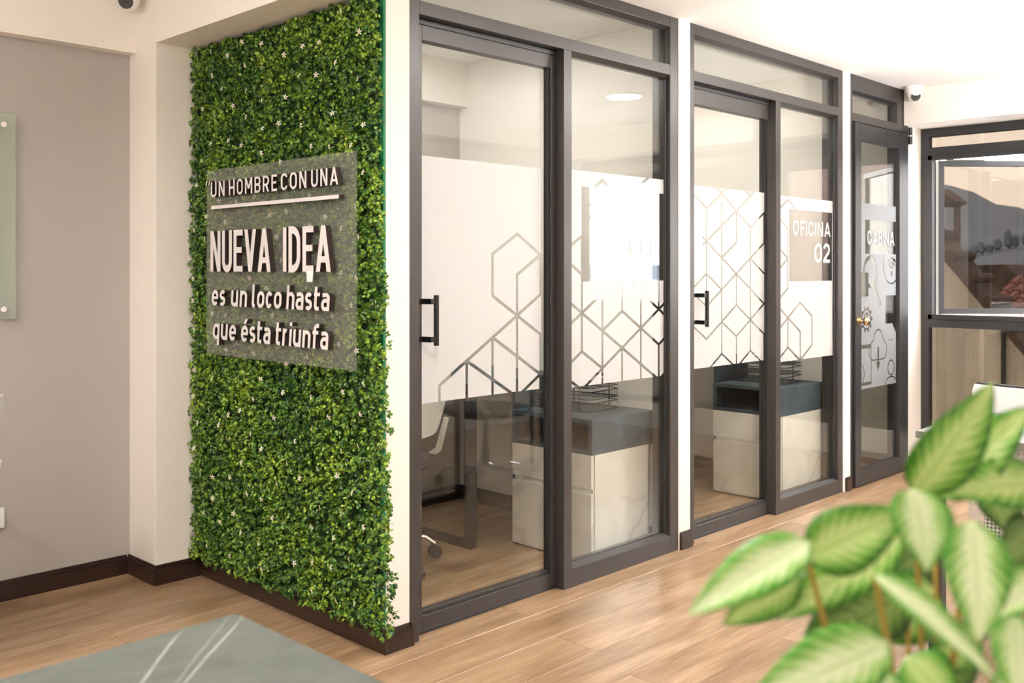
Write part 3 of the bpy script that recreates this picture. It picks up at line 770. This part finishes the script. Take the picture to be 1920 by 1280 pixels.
# ------------------------------------------------------------------ acrylic quote sign
sign = empty('quote_sign', (0, 0, 0)); tag(sign, 'clear acrylic sign with raised white Spanish quotation on the leafy wall', 'sign')
B('acrylic_sheet', 'acrylic', -.092, -.086, .040, 1.001, .924, 1.635, parent=sign)
XFACE, XBACK = -.114, -.0925
def sign_text(text, ya, yb, z0, hh, t, gap=.14, slant=0., lt=None, up=1.):
    """ya = left end as seen, yb = right end"""
    lay, tot = layout(text, t, gap); sy = (ya-yb)/tot
    for ch, gx, wd in lay:
        P = [[(gx+q[0], q[1]) for q in p] for p in glyph(ch, t, wd, lt)]
        f = lambda v: (XFACE, ya-v[0]*sy-slant*v[1]*hh, z0+v[1]*hh); g = lambda v: (XBACK, ya-v[0]*sy-slant*v[1]*hh, z0+v[1]*hh)
        extrude_letter(P, f, g, 'letter_white', 'letter_side', sign)
for k in range(2):
    yq = .962-.020*k
    P = hs(0, 0, .35, 1, .55)
    f = lambda v: (XFACE, yq-v[0]*.012, 1.574+v[1]*.017); g = lambda v: (XBACK, yq-v[0]*.012, 1.574+v[1]*.017)
    extrude_letter(P, f, g, 'letter_white', 'letter_side', sign, 'quotation_mark')
Z1, H1 = 1.528, .058
sign_text('UN', .927, .824, Z1, H1, .135, .22); sign_text('HOMBRE', .793, .466, Z1, H1, .135, .22); sign_text('CON', .441, .285, Z1, H1, .135, .20); sign_text('UNA', .257, .104, Z1, H1, .135, .20)
bar = MB().box(XFACE, XFACE+.0012, .102, .925, 1.4825, 1.495, 'letter_white').box(XFACE+.0012, XBACK, .102, .925, 1.4825, 1.495, 'letter_side').build('underline_bar', sign)
sign_text('NUEVA', .930, .507, 1.244, .154, .165, .09, lt=.135); sign_text('IDEA', .428, .145, 1.244, .154, .165, .10, lt=.135)
Z3, H3 = 1.1145, .083
sign_text('es', .923, .822, Z3, H3, .155, .10, .10); sign_text('un', .780, .668, Z3, H3, .155, .13, .10); sign_text('loco', .634, .440, Z3, H3, .155, .10, .10); sign_text('hasta', .409, .155, Z3, H3, .155, .09, .10)
Z4 = .987
sign_text('que', .914, .745, Z4, H3, .155, .12, .10); sign_text('ésta', .709, .511, Z4, H3, .155, .10, .10); sign_text('triunfa', .478, .162, Z4, H3, .155, .11, .10)
tg = MB().poly([(XFACE-.002, .283, 1.246), (XFACE-.002, .243, 1.246), (XFACE-.002, .247, 1.210), (XFACE-.002, .279, 1.210), (XFACE-.001, .283, 1.246), (XFACE-.001, .243, 1.246), (XFACE-.001, .247, 1.210), (XFACE-.001, .279, 1.210)],
          [(0, 1, 2, 3), (7, 6, 5, 4), (0, 4, 5, 1), (1, 5, 6, 2), (2, 6, 7, 3), (3, 7, 4, 0)], 'white_plastic').build('hanging_tag', sign)
tg['label'] = 'small white tag hanging under the letter E'
for yy, zz in ((.07, 1.60), (.97, 1.60), (.07, .955), (.97, .955)):
    MB().lathe([(.004, -.0858), (.004, -.011)], (0, yy, zz), 8, 'acrylic', 'X').build('standoff', sign)

# ------------------------------------------------------------------ glass plate, outlet on the grey wall
gp = empty('wall_plate', (0, 0, 0)); tag(gp, 'tall frosted glass wall plaque on steel standoffs at left grey wall', 'plaque')
B('glass_panel', 'plate_glass', -1.25, -.654, YB-.030, YB-.022, 1.065, 1.840, parent=gp, bevel=.001)
for x in (-.700, -1.20):
    for z in (1.795, 1.103): MB().lathe([(.011, YB-.040), (.014, YB-.034), (.014, YB-.0302)], (x, 0, z), 18, 'chrome', 'Y').lathe([(.008, YB-.0218), (.008, YB-.001)], (x, 0, z), 12, 'chrome', 'Y').build('standoff', gp)
out = B('wall_outlet', 'white_plastic', -.80, -.687, YB-.010, YB-.001, .278, .355, bevel=.002); tag(out, 'white electrical outlet low on the grey wall', 'outlet')
o2 = B('wall_outlet', 'white_plastic', 3.352, 3.360, .62, .70, .33, .44, bevel=.002); tag(o2, 'white socket plate inside the booth behind the glass', 'outlet')

# ------------------------------------------------------------------ security cameras
def dome(loc, aim, label):
    t = empty('security_camera', loc); tag(t, label, 'camera')
    MB().lathe([(.056, 0), (.056, -.012), (.053, -.030), (.046, -.052), (.030, -.066)], (0, 0, 0), 28, 'white_plastic').build('housing', t, smooth=True)
    q = Vector(aim).normalized(); u = q.cross(Vector((0, 0, 1))).normalized(); v = q.cross(u)
    c = Vector((0, 0, -.052)); m = MB()
    def ringpts(r, d): return [tuple(c+q*d+(u*math.cos(2*PI*k/24)+v*math.sin(2*PI*k/24))*r) for k in range(24)]
    def surf(prof, mat):
        P = []; F = []
        for r, d in prof: P += ringpts(r, d)
        for i in range(len(prof)-1):
            for k in range(24): F.append((i*24+k, i*24+(k+1) % 24, (i+1)*24+(k+1) % 24, (i+1)*24+k))
        F.append(tuple(range(24))); F.append(tuple((len(prof)-1)*24+k for k in range(24)))
        return MB().poly(P, F, mat)
    surf([(.020, -.030), (.036, -.018), (.044, 0), (.042, .016), (.034, .030), (.030, .034)], 'white_plastic').build('eyeball', t, smooth=True)
    lens = surf([(.029, .034), (.029, .0355), (.027, .036)], 'black_plastic').build('lens_window', t)
    surf([(.008, .036), (.008, .039), (.006, .040)], 'black_metal').build('lens', lens)
    return t
dome((-.275, 1.285, H), (-.62, -.70, -.36), 'white dome security camera above the grey wall at upper left')
dome((4.025, -.090, H), (-.80, -.62, -.42), 'white dome security camera in the corner above the booth door')

# ------------------------------------------------------------------ ceiling lamps
def ceiling_lamp(x, y, label, dm='lamp_diffuser'):
    t = empty('ceiling_lamp', (x, y, H)); tag(t, label, 'lamp', 'round recessed ceiling lamps')
    MB().lathe([(.122, 0), (.122, -.004), (.116, -.008), (.110, -.008), (.110, -.004)], (0, 0, 0), 36, 'white_plastic').build('trim_ring', t)
    MB().lathe([(.109, -.0045), (.109, -.0075)], (0, 0, 0), 36, dm).build('diffuser', t)
for x, y, l in ((3.04, -1.31, 'round ceiling lamp over the desk by the windows'), (1.15, -1.31, 'round ceiling lamp over the middle of the room'), (-.85, -1.31, 'round ceiling lamp over the marble desk'), (-2.3, .2, 'round ceiling lamp by the grey wall'),
                (.85, .80, 'round ceiling lamp inside the first office'), (2.5, .80, 'round ceiling lamp inside the second office'), (3.75, .80, 'round ceiling lamp added to brighten the booth')):  # booth lamp is an added fill for its dark interior
    ceiling_lamp(x, y, l, ('booth_fill_diffuser' if x > 3.4 else 'office_diffuser') if y > .5 else 'lamp_diffuser')

def uplighter(x, y, power, label):  # added out-of-view lamps, stand in for a flash bounced off the ceiling
    t = empty('bounce_fill_lamp', (x, y, 0)); tag(t, label, 'lamp')
    MB().lathe([(.14, 0), (.14, .012), (.02, .02)], (0, 0, 0), 32, 'black_metal').build('base', t)
    MB().tube([(0, 0, .02), (0, 0, 1.70)], .011, 12, 'black_metal').build('pole', t)
    MB().lathe([(.02, 1.70), (.10, 1.73), (.155, 1.80), (.158, 1.80), (.150, 1.795), (.09, 1.742)], (0, 0, 0), 36, 'black_metal').build('shade', t)
    al = bpy.data.lights.new('bounce_fill', 'AREA'); al.shape = 'DISK'; al.size = .26; al.energy = power; al.color = (1, .97, .94)
    lo = bpy.data.objects.new('bounce_fill', al); C.objects.link(lo); lo.parent = t; lo.location = (0, 0, 1.79); lo.rotation_euler = (PI, 0, 0)
uplighter(2.55, -1.60, BOUNCE_FILL, 'slim black uplighter added to bounce light off the ceiling, beside the window desk')
uplighter(-2.45, -.75, BOUNCE_FILL*.75, 'slim black uplighter added to bounce light off the ceiling, left of the marble desk')

# ------------------------------------------------------------------ pedestal cabinets and desks inside the offices
def cabinet(x0, x1, y0, y1, label):
    t = empty('pedestal_cabinet', ((x0+x1)/2, (y0+y1)/2, 0)); tag(t, label, 'cabinet', 'cream pedestal cabinets in the offices')
    X0, X1, Y0, Y1 = -(x1-x0)/2, (x1-x0)/2, -(y1-y0)/2, (y1-y0)/2
    MB().box(X0+.020, X1, Y0, Y1, .0, .462, 'cream_marble').build('body', t)
    B('drawer', 'cream_marble', X0, X0+.018, Y0+.004, Y1, .318, .462, parent=t, bevel=.0012)
    B('drawer', 'cream_marble', X0, X0+.018, Y0+.004, Y1, .010, .296, parent=t, bevel=.0012)
    B('finger_groove', 'white_plastic', X0+.014, X0+.0195, Y0+.004, Y1-.02, .296, .318, parent=t)
    s = .018; a, b = .4635, .613; xr = X1+.03
    MB().box(X0, xr, Y0, Y1, b-s, b, 'slate').box(X0, xr, Y0, Y1, a, a+s, 'slate').box(X0, xr, Y0, Y0+s, a+s, b-s, 'slate').box(X0, xr, Y1-s, Y1, a+s, b-s, 'slate').box(xr-s, xr, Y0+s, Y1-s, a+s, b-s, 'slate').build('open_shelf_box', t)
    return t
cabinet(1.213, 1.615, .135, .606, 'cream pedestal cabinet with slate shelf box in the first office')
cabinet(2.760, 3.215, .110, .530, 'cream pedestal cabinet with slate shelf box in the second office')
def odesk(x0, x1, y0, y1, label):
    t = empty('office_desk', (0, 0, 0)); tag(t, label, 'desk', 'slate topped office desks')
    B('desktop', 'slate', x0, x1, y0, y1, .715, .745, parent=t, bevel=.001)
    B('riser_panel', 'slate', x1-.36, x1-.02, y0+.012, y0+.030, .001, .714, parent=t)
    B('modesty_panel', 'cream_marble', x0+.06, x1-.45, y1-.06, y1-.042, .25, .714, parent=t)
    m = MB()
    for (a, b) in ((x0+.03, y0+.03), (x0+.03, y1-.07)): B('leg', 'anodised_dark', a, a+.04, b, b+.04, .0, .714, parent=t)
    B('foot_bar', 'anodised_dark', x0+.03, x0+.07, y0+.07, y1-.07, .0, .03, parent=t)
odesk(.98, 1.64, .64, 1.36, 'slate topped desk behind the cabinet in the first office')
odesk(2.05, 3.22, .56, 1.25, 'slate topped desk behind the cabinet in the second office')
def tray(loc, rz, label):
    t = empty('wire_letter_tray', loc, rz); tag(t, label, 'letter tray', 'black wire letter trays')
    for k in range(3):
        z = .004+.052*k; m = MB(); w_, d_ = .12, .16; 
        loop = [(-w_+.02, -d_, z+.035), (w_-.02, -d_, z+.035), (w_, -d_+.02, z+.035), (w_, d_, z+.035), (-w_, d_, z+.035), (-w_, -d_+.02, z+.035)]
        m.tube(loop, .0028, 6, 'black_metal', True)
        m.tube([(a, b, z) for a, b, _ in loop], .0022, 6, 'black_metal', True)
        for i in range(9): x = -w_+.02+i*(2*w_-.04)/8; m.tube([(x, -d_, z+.035), (x, -d_, z), (x, d_, z), (x, d_, z+.035)], .0012, 4, 'black_metal')
        m.build('tray_shelf', t)
    for sx in (-1, 1): MB().tube([(sx*.122, .10, 0), (sx*.122, .10, .15), (sx*.122, -.10, .15), (sx*.122, -.10, 0)], .0035, 6, 'black_metal').build('side_frame', t)
tray((1.47, .44, .6135), .1, 'black wire letter tray on the first office cabinet')
tray((3.06, .36, .6135), .1, 'black wire letter tray on the second office cabinet')

# ------------------------------------------------------------------ office chairs
def chair(loc, rz, label):
    t = empty('office_chair', loc, rz); tag(t, label, 'chair', 'white and black swivel office chairs')
    for k in range(5):
        a = 2*PI*k/5+.3; ca, sa = math.cos(a), math.sin(a)
        MB().tube([(.02*ca, .02*sa, .105), (.14*ca, .14*sa, .115), (.23*ca, .23*sa, .095), (.275*ca, .275*sa, .060)], [.018, .014, .011, .009], 8, 'chrome').build('leg', t, smooth=True)
        c = MB(); 
        for s in (-1, 1):
            ox, oy = -sa*s*.013, ca*s*.013
            P = []; n = 16
            for e in (-.009, .009):
                for i in range(n):
                    th = 2*PI*i/n; r = .026*math.cos(th); P.append((.275*ca+ox+ca*r-sa*e, .275*sa+oy+sa*r+ca*e, .0265+.026*math.sin(th)))
            F = [tuple(range(n)), tuple(range(2*n-1, n-1, -1))]+[(i, (i+1) % n, n+(i+1) % n, n+i) for i in range(n)]
            c.poly(P, F, 'black_plastic')
        c.build('caster', t)
    MB().lathe([(.026, .09), (.026, .22), (.016, .22), (.016, .40)], (0, 0, 0), 18, 'black_metal').build('gas_column', t)
    MB().lathe([(.03, .085), (.045, .095), (.045, .125), (.027, .135)], (0, 0, 0), 18, 'chrome').build('hub', t)
    m = MB(); n = 28; prof = [(.0, .400), (.12, .402), (.205, .412), (.235, .435), (.228, .458), (.16, .466), (.0, .462)]
    P = []
    for r, z in prof:
        for k in range(n):
            th = 2*PI*k/n; c_, s_ = math.cos(th), math.sin(th); e = (abs(c_)**3.2+abs(s_)**3.2)**(-1/3.2); P.append((max(r, .001)*c_*e, max(r, .001)*s_*e, z))
    F = [(i*n+k, i*n+(k+1) % n, (i+1)*n+(k+1) % n, (i+1)*n+k) for i in range(len(prof)-1) for k in range(n)]
    m.poly(P, F, 'dark_fabric').build('seat', t, smooth=True)
    # back shell: curved board in the plane x = -0.22, chair faces +x
    def shell(x_off, th, hw, z0, z1, mat, name, topw=1.12):
        nu, nv = 12, 10; P = []; 
        for side in (0, 1):
            for j in range(nv+1):
                for i in range(nu+1):
                    u = -1+2*i/nu; v = j/nv; z = z0+(z1-z0)*v; yy = u*hw*(1+(topw-1)*v)
                    x = x_off+.05*u*u-.055*math.sin(v*1.4)+(th if side else 0)
                    cr = 0.
                    if j in (0, nv): yy *= .95
                    P.append((x, yy, z))
        def id(s, j, i): return s*(nv+1)*(nu+1)+j*(nu+1)+i
        F = []
        for j in range(nv):
            for i in range(nu):
                F.append((id(0, j, i), id(0, j, i+1), id(0, j+1, i+1), id(0, j+1, i))); F.append((id(1, j, i), id(1, j+1, i), id(1, j+1, i+1), id(1, j, i+1)))
        for i in range(nu): F.append((id(0, 0, i), id(1, 0, i), id(1, 0, i+1), id(0, 0, i+1))); F.append((id(0, nv, i), id(0, nv, i+1), id(1, nv, i+1), id(1, nv, i)))
        for j in range(nv): F.append((id(0, j, 0), id(0, j+1, 0), id(1, j+1, 0), id(1, j, 0))); F.append((id(0, j, nu), id(1, j, nu), id(1, j+1, nu), id(0, j+1, nu)))
        return MB().poly(P, F, mat).build(name, t, smooth=True)
    shell(-.245, .010, .195, .56, .835, 'white_plastic', 'back_shell')
    shell(-.233, .020, .190, .57, .842, 'dark_fabric', 'back_cushion')
    for s in (-1, 1):
        MB().tube([(.02, s*.12, .405), (-.10, s*.20, .41), (-.20, s*.19, .48), (-.255, s*.16, .62)], [.013, .014, .014, .012], 8, 'white_plastic').build('back_support', t, smooth=True)
        MB().tube([(-.02, s*.22, .42), (-.03, s*.262, .52), (-.08, s*.268, .640), (.10, s*.268, .655), (.16, s*.262, .648)], [.012, .012, .014, .015, .012], 8, 'white_plastic').build('armrest', t, smooth=True)
    return t
ch = chair((1.985, -1.44, 0), 0.02, 'white backed swivel chair at the desk under the windows')
c2 = copy_tree(ch); c2.location = (.56, .78, 0); c2.rotation_euler = (0, 0, 1.9); c2['label'] = 'white swivel chair with black seat inside the first office'
c3 = copy_tree(ch); c3.location = (-1.158, 1.028, 0); c3.rotation_euler = (0, 0, math.radians(134)); c3['label'] = 'white swivel chair at the left edge by the grey wall'

# ------------------------------------------------------------------ desks in the open room
t = empty('marble_desk', (0, 0, 0)); tag(t, 'grey veined marble desk in the left foreground', 'desk')
B('desktop', 'desk_marble', -2.75, -1.250, -1.86, -1.220, .712, .740, parent=t, bevel=.0015)
for x in (-2.68, -1.36): B('leg', 'anodised_dark', x, x+.05, -1.80, -1.28, 0., .711, parent=t)
B('modesty_panel', 'cream_marble', -2.62, -1.37, -1.79, -1.772, .2, .711, parent=t)
t = empty('side_desk', (0, 0, 0)); tag(t, 'grey topped desk with perforated panel behind the leafy plant', 'desk')
B('desktop', 'grey_marble', 1.120, 1.72, -2.55, -1.270, .718, .740, parent=t, bevel=.001)
B('perforated_panel', 'perforated_metal', 1.150, 1.153, -2.40, -1.42, .36, .717, parent=t)
for y_ in (-1.34, -2.53): B('leg', 'anodised_dark', 1.15, 1.19, y_, y_+.04, 0, .717, parent=t); B('leg', 'anodised_dark', 1.65, 1.69, y_, y_+.04, 0, .717, parent=t); B('foot_bar', 'anodised_dark', 1.19, 1.65, y_, y_+.04, 0, .03, parent=t)

# ------------------------------------------------------------------ foreground plant
F_ = Vector((math.cos(math.radians(44.262)), math.sin(math.radians(44.262)), 0)); R_ = Vector((F_.y, -F_.x, 0))
def at(px, py, d):   # a point d metres deep on the line of sight through a photo pixel
    return Vector((-2.013, -2.536, 1.25))+F_*d+R_*((px-960)/1847*d)+Vector((0, 0, (506-py)/1847*d))
plant = empty('leafy_pot_plant', (0, 0, 0)); tag(plant, 'blurred green and cream variegated plant in the right foreground', 'plant')
def leaf(b, tp, wd, fold, curl, mat, roll=0., face=None):
    """ovate blade from base b to tip tp; wd = full width; face = direction the upper side looks"""
    ax = (tp-b); L = ax.length; ax.normalize()
    n = (face or Vector((-.6, -.65, .45))).normalized(); n = (n-ax*n.dot(ax)).normalized()
    n = (Matrix.Rotation(roll, 3, ax) @ n); s = ax.cross(n)
    nv, nu = 12, 6; P = []; F = []; UV = []
    for j in range(nv+1):
        v = j/nv; hw = wd/2*(math.sin(PI*min(1, v**.78))**.75)*(1-.25*v) * 1.12 if 0 < v < 1 else .0006
        for i in range(nu+1):
            u = -1+2*i/nu
            P.append(b+ax*(L*v)+s*(u*hw)+n*(fold*abs(u)*hw-curl*L*(v-.5)**2*1.4+curl*L*.35)); UV.append(((u+1)/2, v))
    for j in range(nv):
        for i in range(nu): F.append((j*(nu+1)+i, j*(nu+1)+i+1, (j+1)*(nu+1)+i+1, (j+1)*(nu+1)+i))
    me = bpy.data.meshes.new('leaf'); me.from_pydata([tuple(p) for p in P], [], F); me.materials.append(MATS[mat])
    uvl = me.uv_layers.new(name='UVMap')
    for lp in me.loops: uvl.data[lp.index].uv = UV[lp.vertex_index]
    me.polygons.foreach_set('use_smooth', [True]*len(F)); me.update()
    o = bpy.data.objects.new('leaf', me); C.objects.link(o); o.parent = plant
    so = o.modifiers.new('solid', 'SOLIDIFY'); so.thickness = .0006
    return o
LV = [  # base px, tip px, width px, depth, material
 ((1712, 925), (1862, 718), 118, .80, 'mid_leaf', .2), ((1755, 930), (1935, 760), 105, .84, 'mid_leaf', -.3), ((1768, 900), (1868, 808), 80, .86, 'dark_leaf', 0),
 ((1960, 905), (1778, 925), 108, .82, 'mid_leaf', .2), ((1512, 1045), (1702, 955), 120, .74, 'mid_leaf', .1), ((1712, 915), (1738, 1072), 118, .72, 'pale_leaf', 0),
 ((1822, 975), (1835, 1205), 122, .68, 'pale_leaf', .1), ((1520, 1015), (1292, 1152), 104, .72, 'pale_leaf', .35), ((1500, 1075), (1355, 1170), 84, .78, 'mid_leaf', -.2),
 ((1690, 1000), (1462, 1160), 110, .80, 'mid_leaf', .2), ((1640, 1078), (1868, 1275), 84, .64, 'pale_leaf', -.5), ((1668, 1205), (1395, 1330), 132, .66, 'pale_leaf', .2),
 ((1700, 1110), (1520, 1215), 120, .86, 'dark_leaf', .1), ((1760, 1110), (1600, 1190), 130, .90, 'mid_leaf', 0), ((1950, 985), (1872, 1060), 95, .80, 'dark_leaf', 0),
 ((1960, 1075), (1862, 1160), 80, .72, 'pale_leaf', .3), ((1900, 1150), (1912, 1330), 92, .70, 'pale_leaf', .2), ((1700, 1230), (1790, 1330), 110, .76, 'mid_leaf', 0),
 ((1660, 1040), (1560, 1140), 110, .92, 'dark_leaf', .3), ((1740, 1000), (1650, 1100), 110, .95, 'dark_leaf', -.2), ((1600, 1150), (1500, 1260), 100, .84, 'dark_leaf', .1),
 ((1560, 1210), (1690, 1320), 120, .72, 'pale_leaf', -.2), ((1850, 900), (1905, 1010), 80, .95, 'dark_leaf', .2), ((1790, 1190), (1770, 1330), 90, .84, 'dark_leaf', 0),
 ((1945, 1050), (1990, 1180), 110, .78, 'mid_leaf', 0), ((1960, 1250), (1840, 1320), 90, .74, 'pale_leaf', 0), ((1830, 1180), (1735, 1270), 80, .80, 'mid_leaf', 0)]
for k, (b, tp, wpx, d, mt, roll) in enumerate(LV):
    leaf(at(*b, d), at(*tp, d-.03), wpx/1847*d, .22, .10, mt, roll)
root = at(1760, 1560, .82); root.z = .50
for (a, b_, d) in (((1790, 1600), (1712, 925), .80), ((1770, 1600), (1755, 930), .84), ((1740, 1600), (1512, 1040), .76), ((1730, 1600), (1668, 1205), .70), ((1800, 1600), (1822, 975), .74), ((1780, 1600), (1700, 1105), .86), ((1820, 1600), (1950, 1075), .76), ((1750, 1600), (1640, 1078), .68), ((1800, 1600), (1900, 1150), .72)):
    e = at(*b_, d); mid = (root+e)/2+Vector((random.uniform(-.02, .02), random.uniform(-.02, .02), .04))
    P = [root*(1-s)**2+mid*2*s*(1-s)+e*s*s for s in [i/8 for i in range(9)]]
    MB().tube(P, [.0042-.0022*i/8 for i in range(9)], 8, 'stem_green').build('stem', plant, smooth=True)
px_, py_ = root.x, root.y
MB().tube([(px_, py_, .30), (px_, py_, .52)], .007, 8, 'stem_green').build('trunk', plant, smooth=True)
MB().lathe([(.10, 0), (.115, .01), (.145, .30), (.150, .31), (.140, .31), (.135, .28)], (px_, py_, 0), 32, 'pot_white').build('pot', plant, smooth=True)
MB().lathe([(.134, .275), (.134, .285)], (px_, py_, 0), 32, 'soil').build('soil', plant)

# ------------------------------------------------------------------ outside the windows
def prism(name, outline, x0, x1, mat, parent=None):
    """outline in (y,z), extruded along x"""
    n = len(outline); P = [(x0, a, b) for a, b in outline]+[(x1, a, b) for a, b in outline]
    return MB().poly(P, [tuple(range(n)), tuple(range(2*n-1, n-1, -1))]+[(i, n+i, n+(i+1) % n, (i+1) % n) for i in range(n)], mat).build(name, parent)
nb = empty('neighbour_house', (0, 0, 0)); tag(nb, 'concrete gable wall with sloping tiled roof just outside the window', 'house')
sl = (.865-1.484)/(.334-.839)
zr = lambda y_: .865+(y_-.334)*sl
prism('gable_wall', [(6., -3.0), (6., 4.2), (2.6, zr(2.6)-.06), (-.9, zr(-.9)-.06), (-.9, -3.0)], 7.0, 7.3, 'stained_concrete', nb)
prism('roof_slab', [(2.6, zr(2.6)), (-1.0, zr(-1.0)), (-1.0, zr(-1.0)-.10), (2.6, zr(2.6)-.10)], 6.86, 7.34, 'old_tile', nb)
k = 0; yy = 2.5
while yy > -1.0:
    z = zr(yy); MB().tube([(6.84, yy, z+.012), (7.36, yy, z+.012)], .045, 8, 'old_tile').build('roof_tile', nb); yy -= .16
MB().box(6.97, 6.995, .33, .36, -2., .75, 'black_plastic').build('drain_pipe', nb)
h1 = empty('far_house', (0, 0, 0)); tag(h1, 'small house with a brown ridge roof in the valley', 'house')
B('wall', 'house_wall', 17, 20, 3.6, 6.4, -3, .85, parent=h1); prism('roof', [(6.7, .80), (6.5, 1.25), (3.4, 1.35), (3.0, .95), (3.4, .80)], 16.6, 20.3, 'old_tile', h1)
MB().box(17.2, 17.28, 4.40, 4.50, 1.3, 2.5, 'old_tile').build('chimney', h1)
h2 = empty('far_house', (0, 0, 0)); tag(h2, 'house with red clay tile roof right of the gable', 'house')
B('wall', 'house_wall', 11, 15, -3, 2.0, -3, .15, parent=h2)
for j in range(9):
    for i in range(9):
        y0 = 2.15-.15*i; x0 = 10.6+.30*j; z0 = .22+.10*j
        MB().tube([(x0, y0, z0+.01), (x0+.33, y0, z0+.10)], [.068, .055], 6, 'terracotta').build('roof_tile', h2)
prism('roof_bed', [(2.2, .12), (2.2, .18), (-3, .18), (-3, .12)], 10.6, 10.7, 'terracotta', h2)
MB().poly([(10.6, 2.2, .18), (10.6, -3, .18), (13.4, -3, 1.11), (13.4, 2.2, 1.11), (10.6, 2.2, .1), (10.6, -3, .1), (13.4, -3, 1.03), (13.4, 2.2, 1.03)], [(0, 1, 2, 3), (7, 6, 5, 4), (0, 4, 5, 1), (1, 5, 6, 2), (2, 6, 7, 3), (3, 7, 4, 0)], 'terracotta').build('roof_slab', h2)
h3 = empty('far_house', (0, 0, 0)); tag(h3, 'white walled house with tiled eave seen past the open sash', 'house')
B('wall', 'house_wall', 9.14, 9.4, 1.80, 5.0, -3, 2.1, parent=h3); prism('roof', [(5.2, 2.7), (1.70, 2.16), (1.50, 2.00), (1.62, 1.95), (1.9, 1.98), (5.2, 2.4)], 9.05, 9.45, 'old_tile', h3)
# hills
def hill(name, label, X0, X1, crest, base, mat):
    n = 60; P = []; F = []; ys = np.linspace(-80, 110, n)
    for y_ in ys:
        z = crest(y_); P += [(X0, y_, base), (X0+(X1-X0)*.5, y_, base+(z-base)*.62+.5*math.sin(y_*.21)), (X1, y_, z), (X1+8, y_, base)]
    for i in range(n-1):
        for k in range(3): a = i*4+k; F.append((a, a+1, a+5, a+4))
    o = MB().poly(P, F, mat).build(name, smooth=True); tag(o, label, 'hill'); return o
def crest(y_):
    return float(np.interp(y_, [-80, 0, 17*2.5, 17.8*2.5, 19.1*2.5, 19.8*2.5, 20.5*2.5, 22*2.5, 110], [2., 5, 9.4, 9.9, 11.1, 11.6, 12.5, 14.5, 20]))
hill('distant_hill', 'hill in haze-tinted blue-grey on the skyline beyond the valley', 90, 155, lambda q: crest(q)+.25*math.sin(q*1.0+.12), -3.15, 'hill_haze_blue')
hill('near_hill', 'lower wooded slope in front of the distant hill', 45, 70, lambda q: float(np.interp(q, [-80, 12, 18, 26, 30, 110], [1.6, 1.9, 3.2, 1.5, 1.6, 2])) , -3.15, 'hill_haze_blue')
ico = None
def blob(rad):
    bm = bmesh.new(); bmesh.ops.create_icosphere(bm, subdivisions=2, radius=rad)
    for v in bm.verts: v.co *= 1+random.uniform(-.22, .22)
    me = bpy.data.meshes.new('tree'); bm.to_mesh(me); bm.free(); me.materials.append(MATS['tree_haze_blue']); return me
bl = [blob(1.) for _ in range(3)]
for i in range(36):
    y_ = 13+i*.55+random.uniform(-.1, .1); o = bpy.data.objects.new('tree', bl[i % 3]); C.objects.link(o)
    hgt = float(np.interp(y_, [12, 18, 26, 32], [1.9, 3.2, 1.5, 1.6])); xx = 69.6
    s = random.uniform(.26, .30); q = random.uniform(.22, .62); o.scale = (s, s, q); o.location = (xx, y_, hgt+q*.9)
    tag(o, 'haze-tinted tree on the wooded slope seen through the open sash', 'tree', 'trees on the wooded slope')
g = B('valley_ground', 'hill_haze_blue', 6, 160, -80, 110, -12.2, -3.2); g['kind'] = 'structure'

nb2 = empty('sky_blocker_house', (0, 0, 0)); tag(nb2, 'unseen dark house added to block reflected sky beyond the right hand windows', 'house')  # unseen block added to keep bright sky out of the office glass reflections
B('wall', 'old_tile', 15.2, 22, -8.3, -3.6, -3.15, 5.2, parent=nb2); B('roof', 'old_tile', 15.1, 22.3, -8.6, -3.4, 5.2, 5.45, parent=nb2)
tp_ = B('reflector_wall', 'ceiling_paint', 5.45, 5.6, -4.6, -2.25, -3.15, 1.16); tag(tp_, 'unseen white wall added to brighten the reflection of the far right window', 'wall')  # added reflector, whitens the lower part of the window reflection
